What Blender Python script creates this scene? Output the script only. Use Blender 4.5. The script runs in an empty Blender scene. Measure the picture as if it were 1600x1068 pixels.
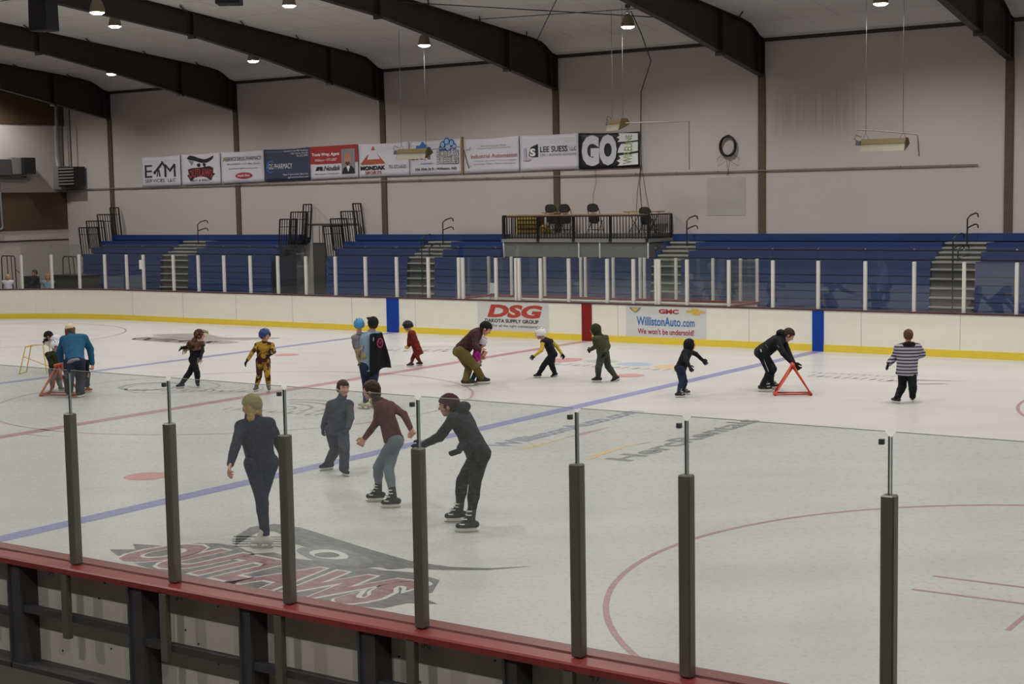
import bpy, bmesh, math, random
import numpy as np
from mathutils import Vector, Matrix

# ---------------------------------------------------------------- camera, world, exposure
SC = bpy.context.scene
COL = SC.collection
SC.view_settings.view_transform = 'Standard'
SC.view_settings.look = 'None'
SC.view_settings.gamma = 1.0
SC.view_settings.use_curve_mapping = False
SC.view_settings.exposure = 0.31
random.seed(5)
rng = np.random.RandomState(5)

def camera():
    yaw, pitch, roll = -0.6024, -0.0934, -0.0170
    f = Vector((math.sin(yaw)*math.cos(pitch), math.cos(yaw)*math.cos(pitch), math.sin(pitch)))
    s = Vector((math.cos(yaw), -math.sin(yaw), 0)); u = s.cross(f)
    s2 = math.cos(roll)*s + math.sin(roll)*u; u2 = -math.sin(roll)*s + math.cos(roll)*u
    cd = bpy.data.cameras.new('camera'); c = bpy.data.objects.new('camera', cd); COL.objects.link(c)
    m = Matrix(((s2.x, u2.x, -f.x, 20.862), (s2.y, u2.y, -f.y, -7.545), (s2.z, u2.z, -f.z, 3.726), (0, 0, 0, 1)))
    c.matrix_world = m
    cd.sensor_width = 36; cd.lens = 2352.4/1600*36; cd.clip_end = 200; cd.clip_start = .1
    SC.camera = c
camera()

w = bpy.data.worlds.new('world'); SC.world = w; w.use_nodes = True
w.node_tree.nodes['Background'].inputs[0].default_value = (.5, .48, .46, 1)
w.node_tree.nodes['Background'].inputs[1].default_value = .02
LAMP_W = 150.0           # watts of each high bay lamp
LAMP_COLOR = (1.0, .955, .905)
# lamp rows: (Y, z of the lamp mouth, [X ...])
LAMP_ROWS = [(31.2, 8.72, [-31.0, -23.81, -16.51, -8.99, -1.49, 6.17, 13.8, 21.4]),
             (25.4, 9.45, [-24.5, -16.88, -9.42, -1.9, 5.7, 13.3, 20.9]),
             (19.6, 8.85, [-18.6, -10.9, -3.3, 4.3, 11.9, 19.5]),
             (12.5, 9.6, [-14.5, -6.9, .7, 8.3, 15.9, 23.5]),
             (5.5, 9.2, [-8.0, -.4, 7.2, 14.8, 22.4]),
             (-1.5, 8.9, [5.0, 16.5]),
             (-7.0, 8.4, [6.0, 14.0, 22.0])]  # unseen row added over the near stands to brighten the board backs

# ---------------------------------------------------------------- helpers
def V(*a): return np.array(a, float)

class MB:
    """collects vertices and faces, builds one mesh object"""
    def __init__(s): s.v = []; s.f = []
    def add(s, vs, fs):
        n = len(s.v); s.v += [tuple(map(float, p)) for p in vs]; s.f += [tuple(n+i for i in f) for f in fs]; return s
    def box(s, x0, x1, y0, y1, z0, z1):
        vs = [(x, y, z) for x in (x0, x1) for y in (y0, y1) for z in (z0, z1)]
        return s.add(vs, [(0, 1, 3, 2), (4, 6, 7, 5), (0, 4, 5, 1), (2, 3, 7, 6), (0, 2, 6, 4), (1, 5, 7, 3)])
    def tube(s, pts, r, n=8, cap=True, r2=None):
        pts = [np.array(p, float) for p in pts]; m = len(pts); vs = []; prev = None
        for i, p in enumerate(pts):
            d = pts[min(i+1, m-1)] - pts[max(i-1, 0)]; d = d/(np.linalg.norm(d)+1e-9)
            a = prev if prev is not None else (V(0, 0, 1) if abs(d[2]) < .9 else V(1, 0, 0))
            a = a - d*(a@d); a /= np.linalg.norm(a)+1e-9; prev = a; b = np.cross(d, a)
            rr = r if r2 is None else r + (r2-r)*i/max(m-1, 1)
            for k in range(n):
                t = 2*math.pi*(k+.5)/n; vs.append(p + rr*(math.cos(t)*a + math.sin(t)*b))
        fs = [(i*n+k, i*n+(k+1) % n, (i+1)*n+(k+1) % n, (i+1)*n+k) for i in range(m-1) for k in range(n)]
        if cap: fs += [tuple(range(n-1, -1, -1)), tuple((m-1)*n+k for k in range(n))]
        return s.add(vs, fs)
    def lathe(s, prof, c=(0, 0, 0), n=24):
        vs = [(c[0]+r*math.cos(2*math.pi*k/n), c[1]+r*math.sin(2*math.pi*k/n), c[2]+z) for r, z in prof for k in range(n)]
        fs = [(i*n+k, i*n+(k+1) % n, (i+1)*n+(k+1) % n, (i+1)*n+k) for i in range(len(prof)-1) for k in range(n)]
        return s.add(vs, fs)
    def prism(s, poly, fn, a, b):
        """poly of (p,q) swept from a to b; fn(p,q,t)->xyz"""
        n = len(poly)
        vs = [fn(p, q, a) for p, q in poly] + [fn(p, q, b) for p, q in poly]
        fs = [tuple(range(n-1, -1, -1)), tuple(range(n, 2*n))] + [(i, (i+1) % n, n+(i+1) % n, n+i) for i in range(n)]
        return s.add(vs, fs)
    def bar(s, a, b, w, h, up=(0, 0, 1)):
        a = np.array(a, float); b = np.array(b, float); d = b-a; d /= np.linalg.norm(d)
        u = np.array(up, float); u -= d*(u@d); u /= np.linalg.norm(u); r = np.cross(d, u)
        vs = [p + sx*r*w/2 + sz*u*h/2 for p in (a, b) for sx, sz in ((-1, -1), (1, -1), (1, 1), (-1, 1))]
        return s.add(vs, [(3, 2, 1, 0), (4, 5, 6, 7), (0, 1, 5, 4), (1, 2, 6, 5), (2, 3, 7, 6), (3, 0, 4, 7)])
    def build(s, name, m, parent=None, off=None, smooth=False, bevel=0):
        me = bpy.data.meshes.new(name)
        off = V(0, 0, 0) if off is None else np.array(off, float)
        me.from_pydata([tuple(np.array(p)-off) for p in s.v], [], s.f)
        bm = bmesh.new(); bm.from_mesh(me); bmesh.ops.recalc_face_normals(bm, faces=bm.faces)
        if bevel: bmesh.ops.bevel(bm, geom=list(bm.edges), offset=bevel, segments=1, affect='EDGES')
        bm.to_mesh(me); bm.free()
        if smooth: me.shade_smooth()
        me.materials.append(m); o = bpy.data.objects.new(name, me); COL.objects.link(o)
        if parent: o.parent = parent
        return o

def tag(o, label=None, cat=None, group=None, kind=None):
    if label: o['label'] = label
    if cat: o['category'] = cat
    if group: o['group'] = group
    if kind: o['kind'] = kind
    return o
def thing(name, label, cat, loc=(0, 0, 0), group=None, rz=0):
    o = bpy.data.objects.new(name, None); COL.objects.link(o); o.location = loc; o.rotation_euler = (0, 0, rz)
    o.empty_display_size = .2
    return tag(o, label, cat, group)
def kids(o): return [c for c in bpy.data.objects if c.parent == o]
def copy_tree(o, parent=None):
    c = o.copy(); COL.objects.link(c); c.parent = parent
    for ch in kids(o): copy_tree(ch, c)
    return c

# ---------------------------------------------------------------- materials
def mat(name, col, rough=.6, metal=0, noise=0, scale=6, bump=0, emit=None, spec=.5, dark=.6, stretch=None):
    m = bpy.data.materials.new(name); m.use_nodes = True; nt = m.node_tree; N = nt.nodes; L = nt.links
    b = N['Principled BSDF']; b.inputs['Base Color'].default_value = (*col, 1); b.inputs['Roughness'].default_value = rough
    b.inputs['Metallic'].default_value = metal; b.inputs['Specular IOR Level'].default_value = spec
    tc = N.new('ShaderNodeTexCoord'); mp = N.new('ShaderNodeMapping'); L.new(tc.outputs['Object'], mp.inputs[0])
    if stretch: mp.inputs['Scale'].default_value = stretch
    n = N.new('ShaderNodeTexNoise'); n.inputs['Scale'].default_value = scale; n.inputs['Detail'].default_value = 5
    L.new(mp.outputs[0], n.inputs['Vector'])
    mx = N.new('ShaderNodeMix'); mx.data_type = 'RGBA'; mx.inputs[6].default_value = (*col, 1)
    mx.inputs[7].default_value = (*[c*dark for c in col], 1)
    mr = N.new('ShaderNodeMapRange'); mr.inputs[1].default_value = .4; mr.inputs[2].default_value = .75; mr.inputs[4].default_value = max(noise, .06)
    L.new(n.outputs[0], mr.inputs[0]); L.new(mr.outputs[0], mx.inputs[0]); L.new(mx.outputs[2], b.inputs['Base Color'])
    if bump:
        bp = N.new('ShaderNodeBump'); bp.inputs['Strength'].default_value = bump; bp.inputs['Distance'].default_value = .02
        L.new(n.outputs[0], bp.inputs['Height']); L.new(bp.outputs[0], b.inputs['Normal'])
    if emit: b.inputs['Emission Color'].default_value = (*emit[:3], 1); b.inputs['Emission Strength'].default_value = emit[3]
    return m
def srgb(r, g, b): return tuple(((c/255+.055)/1.055)**2.4 if c > 10 else c/255/12.92 for c in (r, g, b))

def glass_mat(name, tint, haze, scratch=0, ior=1.45):
    m = bpy.data.materials.new(name); m.use_nodes = True; nt = m.node_tree; N = nt.nodes; L = nt.links
    N.remove(N['Principled BSDF']); out = N['Material Output']
    tr = N.new('ShaderNodeBsdfTransparent'); tr.inputs[0].default_value = (*tint, 1)
    gl = N.new('ShaderNodeBsdfGlossy'); gl.inputs['Roughness'].default_value = .0; gl.inputs[0].default_value = (.9, .9, .9, 1)
    df = N.new('ShaderNodeBsdfDiffuse'); df.inputs[0].default_value = (.8, .82, .8, 1)
    fr = N.new('ShaderNodeFresnel'); geo = N.new('ShaderNodeNewGeometry')
    io = N.new('ShaderNodeMapRange'); io.inputs[3].default_value = ior; io.inputs[4].default_value = 1/ior   # same reflectance from both faces of the sheet
    L.new(geo.outputs['Backfacing'], io.inputs[0]); L.new(io.outputs[0], fr.inputs[0])
    a = N.new('ShaderNodeMixShader'); L.new(fr.outputs[0], a.inputs[0]); L.new(tr.outputs[0], a.inputs[1]); L.new(gl.outputs[0], a.inputs[2])
    h = N.new('ShaderNodeMixShader'); h.inputs[0].default_value = haze
    L.new(a.outputs[0], h.inputs[1]); L.new(df.outputs[0], h.inputs[2]); L.new(h.outputs[0], out.inputs[0])
    if scratch:
        tc = N.new('ShaderNodeTexCoord'); mp = N.new('ShaderNodeMapping'); mp.inputs['Scale'].default_value = (2, 2, 7)
        mp.inputs['Rotation'].default_value = (0, .5, 0)
        n = N.new('ShaderNodeTexNoise'); n.inputs['Scale'].default_value = 14; n.inputs['Detail'].default_value = 8
        mr = N.new('ShaderNodeMapRange'); mr.inputs[1].default_value = .52; mr.inputs[2].default_value = .8
        mr.inputs[3].default_value = haze; mr.inputs[4].default_value = haze+scratch
        L.new(tc.outputs['Object'], mp.inputs[0]); L.new(mp.outputs[0], n.inputs['Vector']); L.new(n.outputs[0], mr.inputs[0]); L.new(mr.outputs[0], h.inputs[0])
    return m

M = {}
M['boards'] = mat('boards_cream', (.80, .78, .69), .35, noise=.06, scale=3)
M['kick'] = mat('kick_yellow', (.78, .58, .05), .4, noise=.12)
M['maroon'] = mat('cap_maroon', (.065, .018, .022), .45, noise=.2)
M['cap_red'] = mat('cap_red', (.23, .035, .035), .38, noise=.25, scale=5, bump=.03)
M['blue_mark'] = mat('blue_mark', (.003, .045, .31), .5, spec=.25)
M['red_mark'] = mat('red_mark', (.21, .012, .010), .5, spec=.25)
M['ad_grey'] = mat('ad_grey', (.60, .62, .62), .4)
M['post_white'] = mat('post_aluminium', (.62, .61, .58), .45, noise=.1)
M['post_dark'] = mat('post_dark', (.115, .105, .088), .36, metal=.0, noise=.15, scale=10)
M['steel_dark'] = mat('steel_dark', (.06, .06, .062), .5, noise=.3)
M['beige'] = mat('board_back_beige', (.66, .63, .58), .7, noise=.35, scale=2.2, stretch=(1, 1, .25))
M['black'] = mat('black_paint', (.012, .012, .013), .4)
M['blackrub'] = mat('black_matt', (.02, .02, .022), .8)
M['bleach'] = mat('bleacher_blue', (.008, .032, .135), .5, noise=.15, scale=2)
M['bleach_dark'] = mat('bleacher_riser', (.010, .018, .045), .6)
M['step'] = mat('step_grey', (.30, .30, .28), .7, noise=.25, scale=9)
M['step_riser'] = mat('step_riser', (.085, .085, .08), .8, noise=.25)
M['beam'] = mat('beam_brown', (.022, .012, .010), .5, noise=.25, scale=1.5)
M['column'] = mat('column_brown', (.085, .068, .042), .75, noise=.55, scale=7, stretch=(1, 1, 2.5), bump=.3)
M['trim'] = mat('trim_dark', (.03, .028, .028), .7)
M['brown'] = mat('panel_brown', (.070, .043, .020), .7, noise=.25, scale=2, stretch=(1, .4, 4))
M['metal'] = mat('galvanised', (.33, .33, .33), .4, metal=.6, noise=.3)
M['pipe'] = mat('pipe_grey', (.16, .15, .14), .6, noise=.3)
M['heater'] = mat('heater_tan', (.105, .075, .028), .5, metal=.2, noise=.3)
M['reflector'] = mat('heater_reflector', (.30, .28, .22), .45, metal=.4, noise=.3)
M['lamp_shell'] = mat('lamp_shell', (.20, .17, .11), .45, metal=.3, noise=.2)
M['chrome'] = mat('bright_metal', (.8, .78, .75), .2, metal=1)
M['lens'] = mat('lamp_lens', (1, .97, .9), .5, emit=(1, .95, .84, 30))
M['wood'] = mat('counter_wood', (.33, .20, .09), .5, noise=.4, scale=12, stretch=(.3, 3, 3))
M['platform'] = mat('platform_grey', (.17, .175, .165), .75, noise=.25)
M['platform_edge'] = mat('platform_edge', (.22, .22, .21), .7, noise=.2)
M['banner'] = mat('banner_vinyl', (.62, .60, .66), .45, noise=.12, scale=1.2, bump=.3)
M['white'] = mat('white_print', (.75, .74, .76), .5)
M['ink'] = mat('black_print', (.012, .012, .016), .5)
M['navy'] = mat('navy_print', (.040, .050, .095), .5)
M['red'] = mat('red_print', (.34, .03, .03), .5)
M['rust'] = mat('orange_red_print', (.40, .08, .035), .5)
M['blue'] = mat('blue_print', (.03, .14, .42), .5)
M['dsg'] = mat('ad_red', (.42, .045, .03), .5)
M['gold'] = mat('gold_print', (.62, .42, .06), .45)
M['greyp'] = mat('grey_print', (.22, .22, .25), .5)
M['lilac'] = mat('lilac_print', (.42, .36, .48), .5)
M['green'] = mat('green_print', (.20, .32, .06), .5)
M['sky'] = mat('light_blue_print', (.30, .48, .75), .5)
M['skinp'] = mat('portrait_skin', (.42, .20, .13), .6)
M['paper'] = mat('paper', (.7, .72, .72), .6)
M['yellow_misc'] = mat('yellow_plastic', (.33, .25, .03), .5, noise=.3)
M['concrete'] = mat('concrete', (.07, .06, .05), .85, noise=.4, scale=1.5)
M['orange'] = mat('trainer_red', (.50, .045, .02), .45)
M['orange2'] = mat('trainer_orange', (.46, .10, .045), .45)
M['bin'] = mat('bin_grey', (.05, .05, .045), .8)
M['glass'] = glass_mat('rink_glass', (.93, .94, .93), .012, ior=1.6)
M['glass_near'] = glass_mat('rink_glass_scuffed', (.94, .962, .955), .035, .10)

def wall_mat():
    m = mat('wall_paint', (.465, .425, .41), .75, noise=.14, scale=.35, dark=.82)
    nt = m.node_tree; N = nt.nodes; L = nt.links; b = N['Principled BSDF']
    src = b.inputs['Base Color'].links[0].from_socket
    tc = N.new('ShaderNodeTexCoord')
    # fine vertical streaks and faint panel joints
    mp = N.new('ShaderNodeMapping'); mp.inputs['Scale'].default_value = (9, 9, .25); L.new(tc.outputs['Object'], mp.inputs[0])
    n = N.new('ShaderNodeTexNoise'); n.inputs['Scale'].default_value = 1.5; n.inputs['Detail'].default_value = 4; L.new(mp.outputs[0], n.inputs[0])
    mr = N.new('ShaderNodeMapRange'); mr.inputs[1].default_value = .58; mr.inputs[2].default_value = .8; mr.inputs[4].default_value = .10
    L.new(n.outputs[0], mr.inputs[0])
    mx = N.new('ShaderNodeMix'); mx.data_type = 'RGBA'; L.new(mr.outputs[0], mx.inputs[0]); L.new(src, mx.inputs[6]); mx.inputs[7].default_value = (.24, .22, .18, 1)
    # stain area under the eave in the right bay
    sx = N.new('ShaderNodeSeparateXYZ'); L.new(tc.outputs['Object'], sx.inputs[0])
    def band(sock, a, b_, soft):
        r1 = N.new('ShaderNodeMapRange'); r1.interpolation_type = 'SMOOTHSTEP'; r1.inputs[1].default_value = a-soft; r1.inputs[2].default_value = a+soft; L.new(sock, r1.inputs[0])
        r2 = N.new('ShaderNodeMapRange'); r2.interpolation_type = 'SMOOTHSTEP'; r2.inputs[1].default_value = b_-soft; r2.inputs[2].default_value = b_+soft; r2.inputs[3].default_value = 1; r2.inputs[4].default_value = 0; L.new(sock, r2.inputs[0])
        q = N.new('ShaderNodeMath'); q.operation = 'MULTIPLY'; L.new(r1.outputs[0], q.inputs[0]); L.new(r2.outputs[0], q.inputs[1]); return q.outputs[0]
    q = N.new('ShaderNodeMath'); q.operation = 'MULTIPLY'; L.new(band(sx.outputs[0], .8, 3.6, .5), q.inputs[0]); L.new(band(sx.outputs[2], 5.6, 6.9, .5), q.inputs[1])
    q2 = N.new('ShaderNodeMath'); q2.operation = 'MULTIPLY'; L.new(q.outputs[0], q2.inputs[0]); L.new(n.outputs[0], q2.inputs[1])
    mx2 = N.new('ShaderNodeMix'); mx2.data_type = 'RGBA'; L.new(q2.outputs[0], mx2.inputs[0]); L.new(mx.outputs[2], mx2.inputs[6]); mx2.inputs[7].default_value = (.26, .23, .15, 1)
    L.new(mx2.outputs[2], b.inputs['Base Color'])
    return m
M['wall'] = wall_mat()
M['wall_patch'] = mat('wall_patch', (.39, .38, .355), .8, noise=.2, scale=3)
M['ceiling'] = mat('ceiling_insulation', (.74, .715, .70), .8, noise=.25, scale=.5, dark=.8, bump=.15)
M['seam'] = mat('insulation_seam', (.62, .60, .585), .8)

def ice_mat():
    m = bpy.data.materials.new('ice'); m.use_nodes = True; nt = m.node_tree; N = nt.nodes; L = nt.links; b = N['Principled BSDF']
    tc = N.new('ShaderNodeTexCoord')
    def noise(sc, rot, s, d):
        mp = N.new('ShaderNodeMapping'); mp.vector_type = 'TEXTURE'; mp.inputs['Scale'].default_value = sc; mp.inputs['Rotation'].default_value = (0, 0, rot); L.new(tc.outputs['Object'], mp.inputs[0])
        n = N.new('ShaderNodeTexNoise'); n.inputs['Scale'].default_value = s; n.inputs['Detail'].default_value = d; L.new(mp.outputs[0], n.inputs[0]); return n.outputs[0]
    a = noise((4, 1.0, 1), .62, 1.0, 4); c = noise((1.6, .22, 1), .52, 1.2, 5); e = noise((1, 1, 1), 0, .12, 3)
    def rng_(s, lo, hi, o0, o1):
        r = N.new('ShaderNodeMapRange'); r.inputs[1].default_value = lo; r.inputs[2].default_value = hi; r.inputs[3].default_value = o0; r.inputs[4].default_value = o1; L.new(s, r.inputs[0]); return r.outputs[0]
    mx = N.new('ShaderNodeMix'); mx.data_type = 'RGBA'; L.new(rng_(a, .35, .7, 0, 1), mx.inputs[0]); mx.inputs[6].default_value = (.53, .53, .518, 1); mx.inputs[7].default_value = (.465, .466, .458, 1)
    mx2 = N.new('ShaderNodeMix'); mx2.data_type = 'RGBA'; L.new(rng_(c, .55, .85, 0, .22), mx2.inputs[0]); L.new(mx.outputs[2], mx2.inputs[6]); mx2.inputs[7].default_value = (.62, .62, .615, 1)
    mx3 = N.new('ShaderNodeMix'); mx3.data_type = 'RGBA'; L.new(rng_(e, .4, .65, 0, .35), mx3.inputs[0]); L.new(mx2.outputs[2], mx3.inputs[6]); mx3.inputs[7].default_value = (.52, .515, .512, 1)
    L.new(mx3.outputs[2], b.inputs['Base Color'])
    L.new(rng_(e, .3, .8, .30, .38), b.inputs['Roughness'])
    b.inputs['IOR'].default_value = 1.31; b.inputs['Specular IOR Level'].default_value = .35
    return m
M['ice'] = ice_mat()
def ice_paint(name, col, cover=.8):
    """paint under worn ice: the colour breaks up into the white of the ice"""
    m = bpy.data.materials.new(name); m.use_nodes = True; nt = m.node_tree; N = nt.nodes; L = nt.links; b = N['Principled BSDF']
    tc = N.new('ShaderNodeTexCoord'); n = N.new('ShaderNodeTexNoise'); n.inputs['Scale'].default_value = 7; n.inputs['Detail'].default_value = 9; n.inputs['Roughness'].default_value = .75
    mp = N.new('ShaderNodeMapping'); mp.inputs['Scale'].default_value = (.8, 2.5, 1); mp.inputs['Rotation'].default_value = (0, 0, .5); L.new(tc.outputs['Object'], mp.inputs[0]); L.new(mp.outputs[0], n.inputs[0])
    r = N.new('ShaderNodeMapRange'); r.inputs[1].default_value = .35; r.inputs[2].default_value = .75; r.inputs[3].default_value = min(cover*1.08, .97); r.inputs[4].default_value = cover*.55; L.new(n.outputs[0], r.inputs[0])
    mx = N.new('ShaderNodeMix'); mx.data_type = 'RGBA'; L.new(r.outputs[0], mx.inputs[0]); mx.inputs[6].default_value = (.51, .508, .50, 1); mx.inputs[7].default_value = (*[q*.85 for q in col], 1)
    L.new(mx.outputs[2], b.inputs['Base Color']); b.inputs['Roughness'].default_value = .38; b.inputs['Specular IOR Level'].default_value = .35
    return m
M['i_blue'] = ice_paint('ice_blue', (.13, .14, .44), .85)
M['i_red'] = ice_paint('ice_red', (.36, .08, .10), .8)
M['i_redfaint'] = ice_paint('ice_red_faint', (.38, .13, .14), .7)
M['i_dot'] = ice_paint('ice_dot', (.55, .13, .12), .8)
M['i_dark'] = ice_paint('ice_dark', (.10, .10, .11), .85)
M['i_maroon'] = ice_paint('ice_maroon', (.20, .035, .045), .93)
M['i_black'] = ice_paint('ice_black', (.045, .043, .045), .93)
M['i_far'] = ice_paint('ice_far_logo', (.17, .12, .13), .75)
M['i_white'] = ice_paint('ice_white', (.62, .62, .62), .9)
M['i_grey'] = ice_paint('ice_grey', (.18, .18, .20), .8)
M['i_greyfaint'] = ice_paint('ice_grey_faint', (.24, .22, .24), .65)
M['i_navy'] = ice_paint('ice_navy', (.12, .13, .27), .85)
M['i_yellow'] = ice_paint('ice_yellow', (.72, .46, .10), .8)
M['i_green'] = ice_paint('ice_green', (.28, .42, .30), .7)
M['i_sky'] = ice_paint('ice_lightblue', (.25, .40, .62), .7)

# ---------------------------------------------------------------- text and flat shapes
def text_tris(txt, bold=.0, spacing=1.0):
    cu = bpy.data.curves.new('t', 'FONT'); cu.body = txt; cu.offset = bold; cu.space_character = spacing; cu.resolution_u = 3
    cu.fill_mode = 'BOTH'; cu.extrude = 0
    o = bpy.data.objects.new('t', cu); COL.objects.link(o)
    dg = bpy.context.evaluated_depsgraph_get(); me = bpy.data.meshes.new_from_object(o.evaluated_get(dg))
    vs = np.array([v.co[:] for v in me.vertices]); fs = [tuple(p.vertices) for p in me.polygons]
    bpy.data.objects.remove(o); bpy.data.curves.remove(cu); bpy.data.meshes.remove(me)
    lo = vs.min(0); hi = vs.max(0); vs = (vs-lo)/np.maximum(hi-lo, 1e-6)
    return vs[:, :2], fs
def put_text(mb, txt, quad, bold=.0, slant=0, spacing=1.0, warp=None):
    """quad: bottom-left, bottom-right, top-right, top-left corners in 3D"""
    vs, fs = text_tris(txt, bold, spacing); a, b, c, d = [np.array(q, float) for q in quad]
    out = []
    for x, y in vs:
        if warp: x, y = warp(x, y)
        x = x + slant*y
        out.append((a*(1-x)+b*x)*(1-y) + (d*(1-x)+c*x)*y)
    return mb.add(out, fs)
def solid_poly(mb, pts3, nrm, t):
    """thin slab with the outline pts3"""
    n = len(pts3); nrm = np.array(nrm, float)
    vs = [np.array(p, float) for p in pts3] + [np.array(p, float)+nrm*t for p in pts3]
    return mb.add(vs, [tuple(range(n-1, -1, -1)), tuple(range(n, 2*n))] + [(i, (i+1) % n, n+(i+1) % n, n+i) for i in range(n)])
def smooth_loop(pts, k=3):
    P_ = [np.array(p, float) for p in pts]
    for _ in range(k):
        Q_ = []
        for i in range(len(P_)):
            a, b = P_[i], P_[(i+1) % len(P_)]; Q_ += [.75*a+.25*b, .25*a+.75*b]
        P_ = Q_
    return P_

# ================================================================ THE BUILDING
YB = 26.30      # face of the far boards
YW = 36.0       # far long wall
XE = -32.6      # far end wall
X1 = 30.0
def ground_rect(name, x0, x1, y0, y1, z, m, kind='structure', t=.2):
    o = MB().box(x0, x1, y0, y1, z-t, z).build(name, m); return tag(o, kind=kind)

# ice sheet follows the rounded corner
ice_pts = [(X1, 0.06), (-18.2, 0.06)] + [(-18.2-8.5*math.sin(t), 8.56-8.5*math.cos(t)) for t in np.linspace(.05, math.pi/2, 14)] + \
          [(-18.2-8.5*math.cos(t), YB-8.5+8.5*math.sin(t)) for t in np.linspace(0, math.pi/2-.02, 18)] + [(-18.2, YB), (X1, YB)]
mb = MB(); solid_poly(mb, [(x, y, -.06) for x, y in ice_pts], (0, 0, 1), .06)
ICE = tag(mb.build('floor', M['ice']), kind='structure')
tag(MB().box(XE-.3, X1, YB+.02, YW+.2, -.3, -.065).box(XE-.3, -26.9, -2, YB, -.3, -.065).build('floor_hall', M['concrete']), kind='structure')
tag(MB().box(-10, X1, -12, -.10, -.25, .10).build('floor_near', M['concrete']), kind='structure')
tag(MB().box(XE, X1, YW, YW+.25, -.1, 8.95).build('wall_back', M['wall']), kind='structure')
tag(MB().box(XE-.25, XE, -12, YW+.25, -.1, 12).build('wall_left', M['wall']), kind='structure')
tag(MB().box(X1, X1+.25, -12, YW+.25, -.3, 12).build('wall_right', M['wall']), kind='structure')
M['dim_wall'] = mat('near_wall_dark', (.10, .095, .09), .8, noise=.2)
tag(MB().box(XE, X1, -12.25, -12, -.3, 10).build('wall_front', M['dim_wall']), kind='structure')
# roof: insulated lining that droops onto the wall at the eave, ridge over mid-ice
roof = [(36.0, 8.60), (35.65, 8.66), (35.3, 8.86), (35.0, 8.99), (34.5, 9.08), (33.5, 9.17), (30.6, 9.44), (12.0, 11.2), (-12.2, 9.0)]
mb = MB(); mb.prism(roof + [(-12.2, 11.6), (36.3, 11.6), (36.3, 8.6)], lambda p, q, t: (t, p, q), XE-.2, X1+.2)
CEIL = tag(mb.build('ceiling', M['ceiling']), kind='structure')
def roof_z(y): return float(np.interp(y, [p for p, q in roof][::-1], [q for p, q in roof][::-1]))
mb = MB()
for y in (32.6, 30.2, 27.8, 25.4, 23.0, 20.6, 18.2, 15.8):       # seams along the building
    mb.box(XE, 16, y-.012, y+.012, roof_z(y)-.006, roof_z(y)+.02)
for x in np.arange(-31.5, 12, 1.52):                                # and across it
    for a, b in zip(roof[3:-2], roof[4:-1]):
        mb.bar((x, a[0], a[1]), (x, b[0], b[1]), .018, .012)
tag(mb.build('trim_1', M['seam']), kind='structure')
tag(MB().box(XE, X1, YW-.06, YW, 8.50, 8.62).build('trim_2', M['trim']), kind='structure')
# end wall cladding
tag(MB().box(XE, XE+.06, 20, YW, 7.30, 9.4).build('trim_3', M['brown']), kind='structure')
tag(MB().box(XE, XE+.05, 30, YW-.02, 2.84, 4.43).build('trim_4', M['brown']), kind='structure')
tag(MB().box(XE, XE+.04, 28, YW, 2.36, 2.41).build('trim_5', M['trim']), kind='structure')
tag(MB().box(-1.4, -.05, YW-.012, YW, 3.15, 4.35).build('trim_6', M['wall_patch']), kind='structure')

# rigid frames
FR = [-29.6, -22.18, -14.69, -7.10, .53, 8.17, 15.8]
def frame_outline():
    top = [(y, roof_z(y)-.02) for y in (35.9, 35.6, 35.3, 35.0, 34.4, 33.3, 30.5, 20, 12)]
    bot = [(12, 10.35), (21.0, 9.62), (26.7, 9.08), (29.9, 8.58), (32.9, 8.02), (35.75, 7.50), (36.0, 7.48)]
    return top, bot
for i, x in enumerate(FR):
    where = ['by the end wall, farthest left', 'over the left blue bleachers', 'right of the photo portrait banner', 'above the raised platform',
             'above the coiled hose', 'at the top right corner', 'beyond the right edge'][i]
    r = thing('roof_frame', 'dark brown steel roof frame %s' % where, 'steel beam', (x, 36, 7.5), 'steel roof frames')
    top, bot = frame_outline(); off = (x, 36, 7.5)
    MB().prism(top+bot, lambda p, q, t: (t, p, q), x-.015, x+.015).build('web', M['beam'], r, off)
    fl = MB()
    for seq in (top, bot):
        for a, b in zip(seq[:-1], seq[1:]): fl.bar((x, a[0], a[1]), (x, b[0], b[1]), .22, .03)
    fl.build('flange', M['beam'], r, off)
    for y in (33.1, 26.6):
        st = MB(); zt = roof_z(y)-.03; zb = float(np.interp(y, [12, 21, 26.7, 29.9, 32.9, 35.75], [10.35, 9.62, 9.08, 8.58, 8.02, 7.5]))
        st.box(x-.14, x+.14, y-.05, y+.05, zb-.10, zt); st.build('splice_plate', M['beam'], r, off)
    MB().box(x-.11, x+.11, 35.55, 35.62, 7.54, 8.9).box(x-.11, x+.11, 35.92, 35.99, 7.4, 8.6).build('stiffener', M['beam'], r, off)
    for y in (34.2, 31.6, 29.0, 26.4, 23.8):
        MB().tube([(x+.05, y, roof_z(y)-.08), (x+.62, y-.85, roof_z(y-.85)-.05)], .022, 6).build('flange_brace', M['trim'], r, off)
    c = MB().box(x-.12, x+.12, YW-.05, YW, -.06, 7.5).build('steel_column', M['column'])
    tag(c, 'brown block-textured wall column %s' % ['nearest the end wall', 'behind the pharmacy banners', 'behind the triangle-logo banner', 'left of the folding chairs on the platform',
        'right of the coiled hose', 'at the right edge of the picture', 'past the right edge of the picture'][i], 'column', 'wall columns')

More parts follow.
